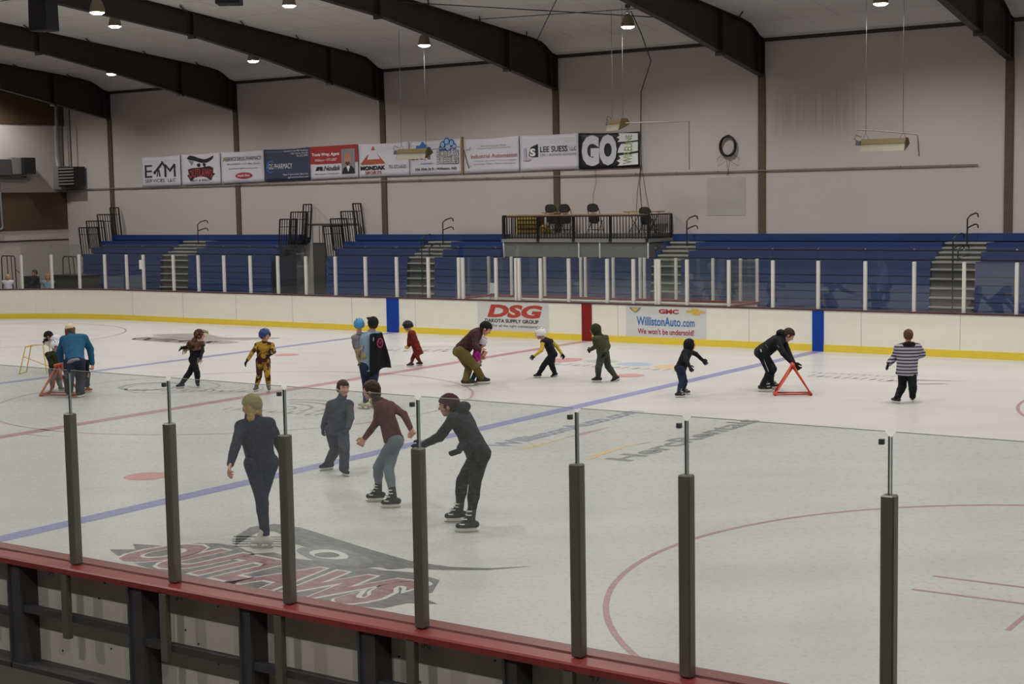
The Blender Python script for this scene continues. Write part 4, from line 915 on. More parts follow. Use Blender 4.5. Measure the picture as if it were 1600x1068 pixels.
# ================================================================ PEOPLE
def nrm(v): v = np.array(v, float); return v/(np.linalg.norm(v)+1e-9)
class Field:
    """signed-distance volume on a regular grid; surface taken with surface nets"""
    def __init__(s, pts, pad, h):
        pts = np.array(pts, float); s.h = h; s.lo = pts.min(0)-pad; n = np.ceil((pts.max(0)+pad-s.lo)/h).astype(int)+2
        s.n = n; s.A = np.full(n, .5, np.float32)
    def _box(s, lo, hi):
        i0 = np.maximum(((lo-s.lo)/s.h).astype(int)-1, 0); i1 = np.minimum(((hi-s.lo)/s.h).astype(int)+2, s.n)
        if (i1 <= i0).any(): return None
        ax = [s.lo[k]+s.h*np.arange(i0[k], i1[k]) for k in range(3)]
        X, Y, Z = np.meshgrid(*ax, indexing='ij'); sl = tuple(slice(i0[k], i1[k]) for k in range(3))
        return sl, np.stack([X, Y, Z], -1)
    def _mix(s, sl, d, k, sub=False):
        a = s.A[sl]
        if sub: s.A[sl] = np.maximum(a, -d); return
        h = np.clip(.5+.5*(a-d)/k, 0, 1); s.A[sl] = a*(1-h)+d*h-k*h*(1-h)
    def cone(s, a, b, ra, rb, k=.02, flat=None, fs=1.0, sub=False):
        """tapered capsule; flat = direction squeezed by factor fs (<1 is thinner)"""
        a = np.array(a, float); b = np.array(b, float); R_ = max(ra, rb)*1.25+k+.02
        q = s._box(np.minimum(a, b)-R_, np.maximum(a, b)+R_)
        if q is None: return s
        sl, P_ = q; ab = b-a; L = ab@ab+1e-9
        w_ = P_-a; t = np.clip((w_@ab)/L, 0, 1); r = w_-t[..., None]*ab
        if flat is not None:
            f = nrm(flat); c = r@f; r = r+(c*(1/fs-1))[..., None]*f
        d = np.linalg.norm(r, axis=-1)-(ra+(rb-ra)*t)
        if flat is not None: d = d*(.5+.5*fs)
        s._mix(sl, d, k, sub); return s
    def ell(s, c, ax, rad, k=.015, sub=False):
        c = np.array(c, float); R_ = max(rad)+k+.02; q = s._box(c-R_, c+R_)
        if q is None: return s
        sl, P_ = q; w_ = P_-c; u = np.stack([(w_@nrm(ax[i]))/rad[i] for i in range(3)], -1)
        L = np.linalg.norm(u, axis=-1); g = np.linalg.norm(u/np.array(rad), axis=-1)+1e-6
        s._mix(sl, L*(L-1)/g, k, sub); return s
    def cut(s, p, n):
        """keep the side where (x-p).n < 0"""
        ax = [s.lo[k]+s.h*np.arange(s.n[k]) for k in range(3)]; X, Y, Z = np.meshgrid(*ax, indexing='ij'); n = nrm(n)
        s.A = np.maximum(s.A, (X-p[0])*n[0]+(Y-p[1])*n[1]+(Z-p[2])*n[2]).astype(np.float32); return s
    def cutbox(s, c, ax, rad):
        sl_ = s._box(np.array(c)-max(rad)*1.8, np.array(c)+max(rad)*1.8)
        sl, P_ = sl_; w_ = P_-np.array(c); u = np.stack([np.abs(w_@nrm(ax[i]))-rad[i] for i in range(3)], -1)
        s.A[sl] = np.maximum(s.A[sl], -u.max(-1)); return s
    def folds(s, amp, f=26, seed=0):
        ax = [s.lo[k]+s.h*np.arange(s.n[k]) for k in range(3)]; X, Y, Z = np.meshgrid(*ax, indexing='ij')
        s.A = (s.A + amp*(np.sin(f*X+seed+3*np.sin(.5*f*Z))*np.sin(.8*f*Y+2*seed)*np.sin(.9*f*Z+1.3*seed+2*np.sin(.4*f*X)))).astype(np.float32); return s
    def mesh(s):
        A = s.A; h = s.h; ins = A < 0
        c = [ins[i:ins.shape[0]-1+i, j:ins.shape[1]-1+j, k:ins.shape[2]-1+k] for i in (0, 1) for j in (0, 1) for k in (0, 1)]
        sm = sum(x.astype(np.int8) for x in c); act = (sm > 0) & (sm < 8); idx = np.argwhere(act)
        if len(idx) == 0: return np.zeros((0, 3)), []
        num = -np.ones(act.shape, int); num[act] = np.arange(len(idx))
        acc = np.zeros((len(idx), 3)); cnt = np.zeros(len(idx)); cs = [(i, j, k) for i in (0, 1) for j in (0, 1) for k in (0, 1)]
        for a in range(8):
            for b in range(a+1, 8):
                ca, cb = np.array(cs[a]), np.array(cs[b])
                if abs(ca-cb).sum() != 1: continue
                va = A[tuple((idx+ca).T)]; vb = A[tuple((idx+cb).T)]; m = (va < 0) != (vb < 0)
                t = np.where(m, va/(va-vb+1e-12), 0); acc += m[:, None]*(ca+t[:, None]*(cb-ca)); cnt += m
        V_ = s.lo+h*(idx+acc/cnt[:, None]); F = []
        for ax in range(3):
            o1, o2 = [(1, 2), (2, 0), (0, 1)][ax]
            n = A.shape; sa = [slice(1, n[i]-1) for i in range(3)]; sb = list(sa); sa[ax] = slice(0, n[ax]-1); sb[ax] = slice(1, n[ax])
            ia = ins[tuple(sa)]; ib = ins[tuple(sb)]; e = np.argwhere(ia != ib)
            if len(e) == 0: continue
            e_full = e.copy()
            for i in range(3):
                if i != ax: e_full[:, i] += 1
            fl = ia[tuple(e.T)]
            d1 = np.zeros(3, int); d1[o1] = 1; d2 = np.zeros(3, int); d2[o2] = 1
            q = np.stack([num[tuple((e_full-d1-d2).T)], num[tuple((e_full-d2).T)], num[tuple(e_full.T)], num[tuple((e_full-d1).T)]], 1)
            q[~fl] = q[~fl][:, ::-1]; F.append(q)
        F = np.concatenate(F); F = F[(F >= 0).all(1)]
        return V_, F
def mesh_obj(name, parts, m, parent, base, smooth=True):
    """parts: list of (V,F) joined into one mesh, coordinates made local to base"""
    vs = np.concatenate([p[0] for p in parts]); off = np.cumsum([0]+[len(p[0]) for p in parts[:-1]])
    fs = np.concatenate([p[1]+o for p, o in zip(parts, off) if len(p[1])])
    me = bpy.data.meshes.new(name); vs = (vs-np.array(base)).astype(np.float32)
    me.vertices.add(len(vs)); me.vertices.foreach_set('co', vs.ravel()); me.loops.add(4*len(fs)); me.loops.foreach_set('vertex_index', fs.ravel().astype(np.int32))
    me.polygons.add(len(fs)); me.polygons.foreach_set('loop_start', np.arange(0, 4*len(fs), 4, dtype=np.int32)); me.polygons.foreach_set('loop_total', np.full(len(fs), 4, np.int32))
    me.update(calc_edges=True); me.validate()
    if smooth: me.shade_smooth()
    me.materials.append(m); o = bpy.data.objects.new(name, me); COL.objects.link(o); o.parent = parent; return o

def cloth(name, col, rough=.85, noise=.35, scale=9): return mat('cloth_'+name, col, rough, noise=noise, scale=scale, bump=.15, dark=.5, spec=.25)
def pattern_cloth(name, kind, c1, c2, sc):
    m = mat('cloth_'+name, c1, .85, noise=.2, spec=.25); nt = m.node_tree; N = nt.nodes; L = nt.links; b = N['Principled BSDF']
    tc = N.new('ShaderNodeTexCoord'); sp = N.new('ShaderNodeSeparateXYZ'); L.new(tc.outputs['Object'], sp.inputs[0])
    def stripe(sock, s, duty):
        a = N.new('ShaderNodeMath'); a.operation = 'MULTIPLY'; L.new(sock, a.inputs[0]); a.inputs[1].default_value = s
        f = N.new('ShaderNodeMath'); f.operation = 'FRACT'; L.new(a.outputs[0], f.inputs[0])
        g = N.new('ShaderNodeMath'); g.operation = 'LESS_THAN'; L.new(f.outputs[0], g.inputs[0]); g.inputs[1].default_value = duty; return g.outputs[0]
    mx = N.new('ShaderNodeMix'); mx.data_type = 'RGBA'; mx.inputs[6].default_value = (*c1, 1); mx.inputs[7].default_value = (*c2, 1)
    if kind == 'stripes': L.new(stripe(sp.outputs[2], sc, .42), mx.inputs[0])
    elif kind == 'plaid':
        a = N.new('ShaderNodeMath'); a.operation = 'ADD'; L.new(stripe(sp.outputs[2], sc, .5), a.inputs[0]); L.new(stripe(sp.outputs[0], sc, .5), a.inputs[1])
        h = N.new('ShaderNodeMath'); h.operation = 'MULTIPLY'; L.new(a.outputs[0], h.inputs[0]); h.inputs[1].default_value = .5; L.new(h.outputs[0], mx.inputs[0])
    elif kind == 'blotch':
        v = N.new('ShaderNodeTexNoise'); v.inputs['Scale'].default_value = sc; v.inputs['Detail'].default_value = 1.5; L.new(tc.outputs['Object'], v.inputs[0])
        r = N.new('ShaderNodeMapRange'); r.inputs[1].default_value = .44; r.inputs[2].default_value = .52; L.new(v.outputs[0], r.inputs[0]); L.new(r.outputs[0], mx.inputs[0])
    L.new(mx.outputs[2], b.inputs['Base Color']); return m
SKIN = mat('skin', (.50, .27, .19), .55, noise=.15, scale=20, spec=.4); SKIN.node_tree.nodes['Principled BSDF'].inputs['Subsurface Weight'].default_value = .05
EYE = mat('eye_dark', (.02, .015, .012), .2); EYEW = mat('eye_white', (.6, .58, .55), .3); LIP = mat('lips', (.33, .10, .08), .5)
BLADE = mat('skate_steel', (.5, .5, .5), .25, metal=.8); HOLDER = mat('skate_holder', (.75, .74, .70), .5); LACE = mat('laces', (.6, .6, .58), .7)

def hand(wr, el, H, palm_dir, curl=.5, thumb_side=None, s=1.0, splay=0.0):
    """palm with four bent fingers of different length and a thumb from the side of the palm; returns (V,F)"""
    d = nrm(np.array(wr)-np.array(el)); n = nrm(np.array(palm_dir)-d*(np.array(palm_dir)@d)); w_ = np.cross(d, n)       # n: palm normal, w_: across
    if thumb_side is not None and w_@np.array(thumb_side) < 0: w_ = -w_
    L = .105*H*s; P0 = np.array(wr); pl = .52*L; hw = .21*L
    F = Field([P0-d*.03, P0+d*L*1.15+n*.4*L, P0+d*L+n*.3*L+w_*.5*L, P0+w_*.5*L+n*.2*L, P0-w_*.4*L], .02, max(.0038, .0026*L/.1))
    F.cone(P0-d*.02, P0+d*.02, .145*L, .15*L, .01, flat=n, fs=.75)
    for i, o in enumerate((-.75, -.25, .25, .75)): F.cone(P0+d*.1*L+w_*o*hw*.7, P0+d*pl+w_*o*hw*1.1, .10*L, .088*L, .014, flat=n, fs=.8)
    for i, (o, fl) in enumerate(((-.95, .36), (-.32, .45), (.32, .48), (.95, .43))):
        b = P0+d*pl+w_*o*hw*1.1; ang = curl*(.75+.12*(3-i)); dd = d+w_*o*splay
        for k in range(3):
            ang2 = ang*(k+1); dr = nrm(dd*math.cos(ang2)+n*math.sin(ang2)); ln = fl*L*(.44, .32, .24)[k]; e = b+dr*ln
            F.cone(b, e, .073*L*(1-.10*k), .073*L*(1-.10*(k+1)), .003); b = e
    b = P0+d*.16*L+w_*hw*.95; e = b+nrm(d*.7+w_*.75+n*.35)*.22*L; F.cone(b, e, .092*L, .085*L, .008); e2 = e+nrm(d*.95+w_*.15+n*.45)*.25*L; F.cone(e, e2, .083*L, .066*L, .004)
    return F.mesh()

def build_person(J, S):
    H = J['H']; g = {k: np.array(v, float) for k, v in J.items() if k != 'H'}; base = g['base']; res = S.get('res', .011)
    r = thing('person', S['label'], 'person', tuple(base))
    kid = H < 1.45; S = dict(S); S['bulk'] = S.get('bulk', 1.0)*1.06
    up = V(0, 0, 1); tf = nrm(g['tf']); ff = nrm(g['ff']); bulk = S.get('bulk', 1.0)
    hs = .073*H if H > 1.6 else (.073*1.6 + (H-1.6)*.024)             # half head height, children's heads relatively larger
    hd = g['head']; neckb = g['chest']+nrm(hd-g['chest'])*.02*H
    hu = nrm(nrm(hd-g['chest'])*.45+up*.55); hu = nrm(hu-ff*(hu@ff)*.9) if abs(hu@ff) < .9 else up
    F_ = nrm(ff-hu*(ff@hu)); hr = np.cross(F_, hu)
    hb = hs*1.0; A3 = (hr, F_, hu)
    # ---- head
    fh = min(res*.62, .0065); Fd = Field([hd-hu*hb*1.9, hd+hu*hb*1.3, hd+F_*hb*1.4, hd-F_*hb*1.3, hd+hr*hb*1.2, hd-hr*hb*1.2, neckb], .035, fh)
    Fd.ell(hd+hu*hb*.18-F_*hb*.08, A3, (hb*.70, hb*.86, hb*.80)); Fd.cone(hd-hu*hb*.15+F_*hb*.25, hd-hu*hb*.72+F_*hb*.42, hb*.56, hb*.30, .02, flat=hr, fs=1.12)
    Fd.ell(hd-hu*hb*.30+F_*hb*.28, A3, (hb*.54, hb*.50, hb*.50), .015)
    for s_ in (-1, 1):
        Fd.ell(hd+hr*s_*hb*.30+F_*hb*.86+hu*hb*.04, A3, (hb*.16, hb*.12, hb*.12), .01, sub=True)
        Fd.ell(hd+hr*s_*hb*.70-hu*hb*.12-F_*hb*.02, (hr, F_, hu), (hb*.09, hb*.17, hb*.24), .006)
        Fd.ell(hd+hr*s_*hb*.34+F_*hb*.55-hu*hb*.30, A3, (hb*.20, hb*.20, hb*.22), .012)
    Fd.cone(hd+F_*hb*.76+hu*hb*.05, hd+F_*hb*.92-hu*hb*.22, hb*.080, hb*.115, .008); Fd.cone(hd+F_*hb*.70-hu*hb*.50-hr*hb*.15, hd+F_*hb*.70-hu*hb*.50+hr*hb*.15, hb*.10, hb*.10, .008)
    Fd.cone(hd-hu*hb*.55-F_*hb*.12, neckb-nrm(hd-neckb)*.02, hb*.44, hb*.50, .02)
    parts = [Fd.mesh()]
    # ---- hidden body under the clothes, coarse, one volume
    Fb = Field([g[k] for k in ('pelvis', 'chest', 'Lsh', 'Rsh', 'Lel', 'Rel', 'Lwr', 'Rwr', 'Lkn', 'Rkn', 'Lank', 'Rank')], .12, .017)
    ax_t = nrm(g['chest']-g['pelvis']); sw = nrm(g['Rsh']-g['Lsh']); wst = g['pelvis']+ax_t*.12*H
    Fb.cone(g['chest']-ax_t*.07*H, wst, .048*H, .045*H, .02, flat=tf, fs=.8).cone(wst, g['pelvis'], .045*H, .048*H, .02, flat=tf, fs=.8).cone(g['Lsh'], g['Rsh'], .024*H, .024*H, .02).cone(g['Lhip'], g['Rhip'], .036*H, .036*H, .02).cone(g['chest'], neckb, .034*H, .030*H, .02)
    for s_ in 'LR':
        Fb.cone(g[s_+'sh'], g[s_+'el'], .027*H, .021*H, .015).cone(g[s_+'el'], g[s_+'wr'], .021*H, .0155*H, .01)
        Fb.cone(g[s_+'hip'], g[s_+'kn'], .036*H, .025*H, .02).cone(g[s_+'kn'], g[s_+'ank'], .024*H, .018*H, .015)
    parts.append(Fb.mesh())
    glv = S.get('glove'); gp = []
    for s_ in 'LR':
        side = nrm(g['Rsh']-g['Lsh'])*(1 if s_ == 'L' else -1)
        pd = S.get('palm', {}).get(s_, side+tf*.2); hm = hand(g[s_+'wr'], g[s_+'el'], H, pd, S.get('curl', .45), thumb_side=tf, s=1.18 if glv else 1.0, splay=S.get('splay', 0))
        (gp if glv and (glv is True or s_ in S.get('glove_sides', 'LR')) else parts).append(hm)
    mesh_obj('body', parts, S.get('skin', SKIN), r, base)
    for q_ in gp: mesh_obj('glove', [q_], S['glove_m'], r, base)
    # ---- face details
    if S.get('face', True):
        for s_ in (-1, 1):
            c = hd+hr*s_*hb*.29+F_*hb*.725+hu*hb*.03
            mb = MB(); mb.lathe([(0, -.09*hb), (.07*hb, -.05*hb), (.09*hb, 0), (.07*hb, .05*hb), (0, .09*hb)], (0, 0, 0), 10)
            vs = [c+hr*v[0]*1.15+F_*v[1]*.7+hu*v[2]*.7 for v in mb.v]; mb.v = vs; mb.build('eye', EYEW, r, base, smooth=True)
            mb = MB(); mb.lathe([(0, -.055*hb), (.05*hb, 0), (0, .055*hb)], (0, 0, 0), 10); mb.v = [c+F_*hb*.045+hr*v[0]+F_*v[1]+hu*v[2] for v in mb.v]; mb.build('pupil', EYE, r, base, smooth=True)
            mb = MB().tube([hd+hr*s_*hb*.14+F_*hb*.84+hu*hb*.19, hd+hr*s_*hb*.30+F_*hb*.83+hu*hb*.235, hd+hr*s_*hb*.47+F_*hb*.72+hu*hb*.18], hb*.035, 6); mb.build('eyebrow', S.get('hair_m', HAIRS['brown']), r, base)
        MB().tube([hd-hr*hb*.20+F_*hb*.755-hu*hb*.47, hd-hr*hb*.08+F_*hb*.815-hu*hb*.455, hd+hr*hb*.08+F_*hb*.815-hu*hb*.455, hd+hr*hb*.20+F_*hb*.755-hu*hb*.47], hb*.04, 6).build('mouth', LIP, r, base)
    # ---- hair
    def cap(name, m, grow, cutface, low, back=0, ext=(), k=.01, rough=0, tilt=.35):
        Fc = Field([hd-hu*hb*2.6, hd+hu*hb*1.5, hd+F_*hb*1.5, hd-F_*hb*1.7, hd+hr*hb*1.4, hd-hr*hb*1.4]+[e[1] for e in ext], .06, fh)
        Fc.ell(hd+hu*hb*.18-F_*hb*.08, A3, (hb*.70*grow, hb*.86*grow, hb*.82*grow))
        if back: Fc.ell(hd-hu*hb*.25-F_*hb*.28, A3, (hb*.60*grow, hb*.62*grow, hb*.62), .02)
        for a, b, ra, rb in ext: Fc.cone(a, b, ra, rb, .02)
        if cutface: Fc.cutbox(hd+F_*hb*1.25-hu*hb*(1.0-cutface), A3, (hb*.62, hb*.85, hb*1.0))
        Fc.cut(hd-hu*hb*low, -nrm(hu-F_*tilt)) if low is not None else None
        if rough: Fc.folds(rough, 60, 1.3)
        return mesh_obj(name, [Fc.mesh()], m, r, base)
    hm = S.get('hair_m', HAIRS['brown']); hk = S.get('hair')
    if hk == 'short': cap('hair', hm, 1.10, .36, .38, back=1, rough=.004)
    if hk == 'long':
        cap('hair', hm, 1.12, .34, None, back=1, ext=[(hd-F_*hb*.45, hd-F_*hb*.60-up*hb*1.5, hb*.58, hb*.40), (hd-F_*hb*.5-up*hb*1.3, hd-F_*hb*.45-up*hb*2.4, hb*.42, hb*.22)], rough=.006)
    if hk == 'bob':
        cap('hair', hm, 1.08, .38, 1.15, back=1, ext=[(hd-F_*hb*.35+hr*s_*hb*.40, hd-F_*hb*.35+hr*s_*hb*.48-hu*hb*1.0, hb*.42, hb*.34) for s_ in (-1, 1)], rough=.006)
    hat = S.get('hat')
    if hat == 'beanie':
        cap('knit_hat', S['hat_m'], 1.20, 0, -.12, rough=.003)
    if hat == 'helmet':
        o = cap('helmet', S['hat_m'], 1.44, .42, .30, tilt=.12)
        mb = MB()
        for s_ in (-1, 1): mb.tube([hd+hr*s_*hb*.80+hu*hb*.05, hd+hr*s_*hb*.66-hu*hb*.45+F_*hb*.15, hd-hu*hb*.86+F_*hb*.45], hb*.05, 6)
        mb.build('chin_strap', M['blackrub'], r, base)
        vt = MB()
        for s_ in (-.42, 0, .42):
            vt.tube([hd+hr*s_*hb*1.0+hu*hb*(1.12-.2*abs(s_))+F_*hb*.66, hd+hr*s_*hb*1.1+hu*hb*(1.37-.25*abs(s_))-F_*hb*.05, hd+hr*s_*hb*1.0+hu*hb*(1.10-.2*abs(s_))-F_*hb*.82], hb*.075, 6)
        vt.build('helmet_vent', S.get('vent_m', M['blackrub']), r, base)
        if S.get('cage'):
            cg = MB()
            for t in (-.5, -.25, 0, .25, .5): cg.tube([hd+hr*t*hb*1.2+F_*hb*(1.05-.4*t*t)+hu*hb*.3, hd+hr*t*hb*1.1+F_*hb*(1.12-.4*t*t)-hu*hb*.75], hb*.03, 6)
            cg.tube([hd-hr*hb*.7+F_*hb*.85-hu*hb*.2, hd+F_*hb*1.14-hu*hb*.2, hd+hr*hb*.7+F_*hb*.85-hu*hb*.2], hb*.03, 6); cg.build('face_cage', M['post_white'], r, base)
    if hat == 'hood':
        Fh_ = Field([hd-hu*hb*1.8, hd+hu*hb*1.5, hd+F_*hb*1.5, hd-F_*hb*1.6, hd+hr*hb*1.4, hd-hr*hb*1.4, g['chest']], .05, fh)
        Fh_.ell(hd+hu*hb*.10-F_*hb*.12, A3, (hb*.92, hb*1.05, hb*1.10)); Fh_.cone(hd-hu*hb*.5-F_*hb*.25, g['chest'], hb*.72, hb*.85, .03)
        Fh_.cutbox(hd+F_*hb*1.35-hu*hb*.08, A3, (hb*.55, hb*.78, hb*.72)); Fh_.folds(.004, 30, 2)
        mesh_obj('hood', [Fh_.mesh()], S['hat_m'], r, base)
    if hat == 'beak':
        cap('hood', S['hat_m'], 1.22, .40, .95, back=1, rough=.005)
        Fk = Field([hd+hu*hb*1.3, hd+F_*hb*2.2, hd-hu*hb*.2], .06, fh); Fk.cone(hd+F_*hb*.7+hu*hb*.75, hd+F_*hb*1.45+hu*hb*.55, hb*.34, hb*.22, .02).cone(hd+F_*hb*1.4+hu*hb*.55, hd+F_*hb*1.62+hu*hb*.15, hb*.20, hb*.05, .02)
        mesh_obj('beak', [Fk.mesh()], S['beak_m'], r, base)
    # ---- jacket
    tp = S['top']; th = tp.get('loose', .012)*1.0; sl = tp.get('sleeve', 1.0); b_ = bulk
    pts = [g[k] for k in ('pelvis', 'chest', 'Lsh', 'Rsh', 'Lel', 'Rel', 'Lwr', 'Rwr')]+[g['pelvis']-ax_t*.15*H]
    Fj = Field(pts, .13*max(1, b_)+.03, res); fl = .74; tfn = nrm(tf-ax_t*(tf@ax_t))
    hem = g['pelvis']-ax_t*tp.get('hem', .03)*H
    cw = .098*H*b_+th; ww = .080*H*b_+th; hw_ = .092*H*b_+th
    Fj.cone(g['chest']-ax_t*.05*H-sw*.03*H, wst, cw*.86, ww, .03, flat=tfn, fs=fl); Fj.cone(g['chest']-ax_t*.05*H+sw*.03*H, wst, cw*.86, ww, .03, flat=tfn, fs=fl)
    Fj.cone(wst, hem, ww, hw_*tp.get('flare', 1.0), .03, flat=tfn, fs=.84)
    Fj.cone(g['Lsh'], g['Rsh'], .040*H*b_+th*.6, .040*H*b_+th*.6, .04); Fj.cone(g['chest'], g['chest']+nrm(hd-g['chest'])*.045*H, .058*H, .040*H, .03)
    r1, r2, r3 = .034*H*b_+th*.7, .028*H*b_+th*.6, .0205*H*b_+th*.5
    if not tp.get('sleeveless'):
        for s_ in 'LR':
            e = g[s_+'el']; w2 = e+(g[s_+'wr']-e)*tp.get('cuff', .97)
            Fj.cone(g[s_+'sh'], e, r1, r2, .018).cone(e, w2, r2, r3, .012)
    if tp.get('collar'): Fj.cone(g['chest'], hd-hu*hb*1.0, .055*H, .047*H, .015)
    Fj.folds(tp.get('fold', .005), 24 if not kid else 34, S.get('seed', 1)); Fj.cut(hem, -ax_t)
    mesh_obj(tp.get('name', 'jacket'), [Fj.mesh()], tp['m'], r, base)
    if tp.get('sleeveless'):
        Fs = Field(pts, .10, res)
        for s_ in 'LR': Fs.cone(g[s_+'sh'], g[s_+'el'], r1*.95, r2, .018).cone(g[s_+'el'], g[s_+'el']+(g[s_+'wr']-g[s_+'el'])*.97, r2, r3, .012)
        Fs.folds(.004, 34, 2); mesh_obj('sleeves', [Fs.mesh()], tp['sleeve_m'], r, base)
    if tp.get('hood_down'):
        Fq = Field([g['chest'], hd-F_*hb*1.6], .14, res); c = g['chest']-tfn*.050*H+ax_t*.055*H
        Fq.cone(c-sw*.05*H, c+sw*.05*H, .036*H, .036*H, .02).cone(c-ax_t*.04*H, c, .025*H, .04*H, .02); mesh_obj('hood', [Fq.mesh()], tp.get('hood_m', tp['m']), r, base)
    if tp.get('shirt'):
        Fu = Field([g['pelvis'], wst], .2, res); Fu.cone(wst, hem-ax_t*.03*H, ww*.9, hw_*.92, .03, flat=tfn, fs=.86).cut(hem-ax_t*.035*H, -ax_t).folds(.003, 40, 4); mesh_obj('shirt', [Fu.mesh()], tp['shirt'], r, base)
    # ---- trousers
    tr = S['legs']; lo = tr.get('loose', .010)
    pts = [g[k] for k in ('pelvis', 'Lhip', 'Rhip', 'Lkn', 'Rkn', 'Lank', 'Rank')]+[wst]; Ft = Field(pts, .12*max(1, b_)+.02, res)
    Ft.cone(g['pelvis']+ax_t*.05*H, g['pelvis']-up*.0, .070*H*b_+lo*.5, .078*H*b_+lo*.5, .03, flat=tfn, fs=.85)
    for s_ in 'LR':
        h_, k_, a_ = g[s_+'hip'], g[s_+'kn'], g[s_+'ank']; e_ = a_+(k_-a_)*tr.get('end', .02)
        Ft.cone(h_+tf*-.012*H, k_, .056*H*b_+lo, .036*H*b_+lo, .02); Ft.cone(k_, k_+(a_-k_)*.35, .036*H*b_+lo, (.034*H+lo)*b_, .015)
        Ft.cone(k_+(a_-k_)*.3, e_, (.034*H+lo)*b_, (.024*H+lo)*b_*tr.get('flare', 1.0), .015)
        Ft.ell(h_-tf*.030*H-up*.012*H, (sw, tf, up), (.050*H*b_, .052*H*b_, .058*H*b_), .025)
    Ft.folds(tr.get('fold', .004), 22 if not kid else 32, S.get('seed', 1)+3)
    mesh_obj(tr.get('name', 'trousers'), [Ft.mesh()], tr['m'], r, base)
    # ---- skates
    sk = S.get('skate', 'hockey'); k = H/1.7
    for s_ in 'LR':
        a = g[s_+'ank']; t = nrm(g['left_toe' if s_ == 'L' else 'right_toe']); shin = nrm(g[s_+'kn']-a); u_ = nrm(up-t*(t@up)); L = .25*k; hgt = .13*k
        if kid: L *= 1.08
        sole = a-u_*(.075*k); Fs = Field([a+shin*.20*k, sole-t*L*.5, sole+t*L*.85, a], .07*k+.02, min(res*.8, .009))
        Fs.cone(a+shin*(.17 if S.get('laces') else .10)*k, a-u_*.02*k, .052*k, .045*k, .015); Fs.cone(sole-t*L*.22+u_*.035*k, sole+t*L*.25+u_*.032*k, .042*k, .040*k, .02); Fs.cone(sole+t*L*.2+u_*.030*k, sole+t*L*.58+u_*.024*k, .042*k, .032*k, .02)
        Fs.cone(a+shin*.05*k+t*.02*k, sole+t*L*.3+u_*.05*k, .042*k, .036*k, .02); Fs.cut(sole-u_*.002, -u_)
        b = mesh_obj('skate', [Fs.mesh()], S.get('skate_m', M['blackrub']), r, base)
        sd = nrm(np.cross(t, u_)); hold = MB()
        def pr(mb, poly, wd): 
            vs = [sole+t*p*k+u_*q*k+sd*wd*x for x in (-.5, .5) for p, q in poly]; n = len(poly)
            mb.add(vs, [tuple(range(n-1, -1, -1)), tuple(range(n, 2*n))]+[(i, (i+1) % n, n+(i+1) % n, n+i) for i in range(n)])
        if sk == 'hockey': pr(hold, [(-.075, .005), (.165, .005), (.150, -.030), (.105, -.036), (-.015, -.036), (-.065, -.030)], .030*k)
        else: pr(hold, [(-.07, .005), (-.03, .005), (-.035, -.040), (-.06, -.040)], .022*k); pr(hold, [(.04, .005), (.11, .005), (.085, -.040), (.055, -.040)], .022*k)
        hold.build('blade_holder', HOLDER if sk == 'hockey' else BLADE, b, base)
        bl = MB(); pr(bl, [(-.085, -.034), (.165, -.034), (.185, -.020 if sk != 'hockey' else -.030), (.180, -.046), (.150, -.056), (-.07, -.056), (-.09, -.048)], .006*k+.002); bl.build('blade', BLADE, b, base)
        if S.get('laces'):
            lc = MB()
            for i in range(4):
                q = a+t*(.064+.024*i*(i > 1))*k+shin*(.12-.045*i)*k*(i < 3)-u_*.028*k*(i == 3)+t*.0; lc.tube([q-t*.062*k-sd*.050*k, q-t*.020*k-sd*.046*k, q+t*.004*k, q-t*.020*k+sd*.046*k, q-t*.062*k+sd*.050*k], .008*k, 6)
            lc.build('laces', LACE, b, base)
    return r, g, dict(F=F_, hu=hu, hr=hr, hb=hb, hd=hd, ax=ax_t, sw=sw, tf=tfn, base=base, H=H, wst=wst)

HAIRS = dict(brown=cloth('hair_brown', (.035, .018, .010), .6), black=cloth('hair_black', (.010, .008, .008), .6), blond=cloth('hair_blond', (.42, .30, .12), .6), auburn=cloth('hair_auburn', (.085, .035, .015), .6))
K = {}
for n_, c_ in dict(navy=(.014, .020, .045), jean=(.014, .024, .058), bluejean=(.15, .185, .22), slate=(.050, .060, .085), charcoal=(.020, .021, .027), black=(.008, .008, .010), maroon=(.085, .018, .026), bluejkt=(.012, .085, .17),
                  white=(.55, .54, .60), grey=(.20, .20, .21), pants=(.014, .018, .035), camo=(.028, .032, .012), olive=(.050, .052, .028), khaki=(.13, .095, .030), greypants=(.13, .13, .125), darkgrey=(.045, .047, .040), brownfur=(.10, .050, .028), gold=(.33, .21, .025),
                  lightblue=(.22, .32, .42), red=(.17, .018, .015), magenta=(.30, .015, .19), teal=(.02, .13, .13), yellow=(.52, .38, .04), beanie=(.26, .23, .10), cream=(.55, .50, .34), darkteal=(.01, .05, .09), burgundy=(.055, .020, .028),
                  helmblue=(.02, .055, .19), helmsky=(.06, .26, .50), helmwhite=(.68, .68, .70), helmblack=(.015, .016, .02), tan=(.30, .24, .12), orange=(.42, .13, .03), purple=(.08, .03, .16), royal=(.02, .04, .26)).items():
    K[n_] = cloth(n_, c_, rough=.35 if n_.startswith('helm') else .85)
K['plaid'] = pattern_cloth('plaid', 'plaid', (.060, .012, .014), (.014, .010, .018), 11)
K['stripe'] = pattern_cloth('stripe', 'stripes', (.36, .34, .42), (.035, .032, .05), 17)
K['camo2'] = pattern_cloth('camo', 'blotch', (.030, .036, .012), (.012, .014, .006), 14)
K['armour'] = pattern_cloth('armour', 'blotch', (.30, .19, .022), (.045, .012, .009), 8)
K['fur'] = pattern_cloth('fur', 'blotch', (.10, .05, .030), (.045, .022, .014), 16)
K['kitred'] = pattern_cloth('kit', 'blotch', (.15, .015, .013), (.10, .012, .010), 9)

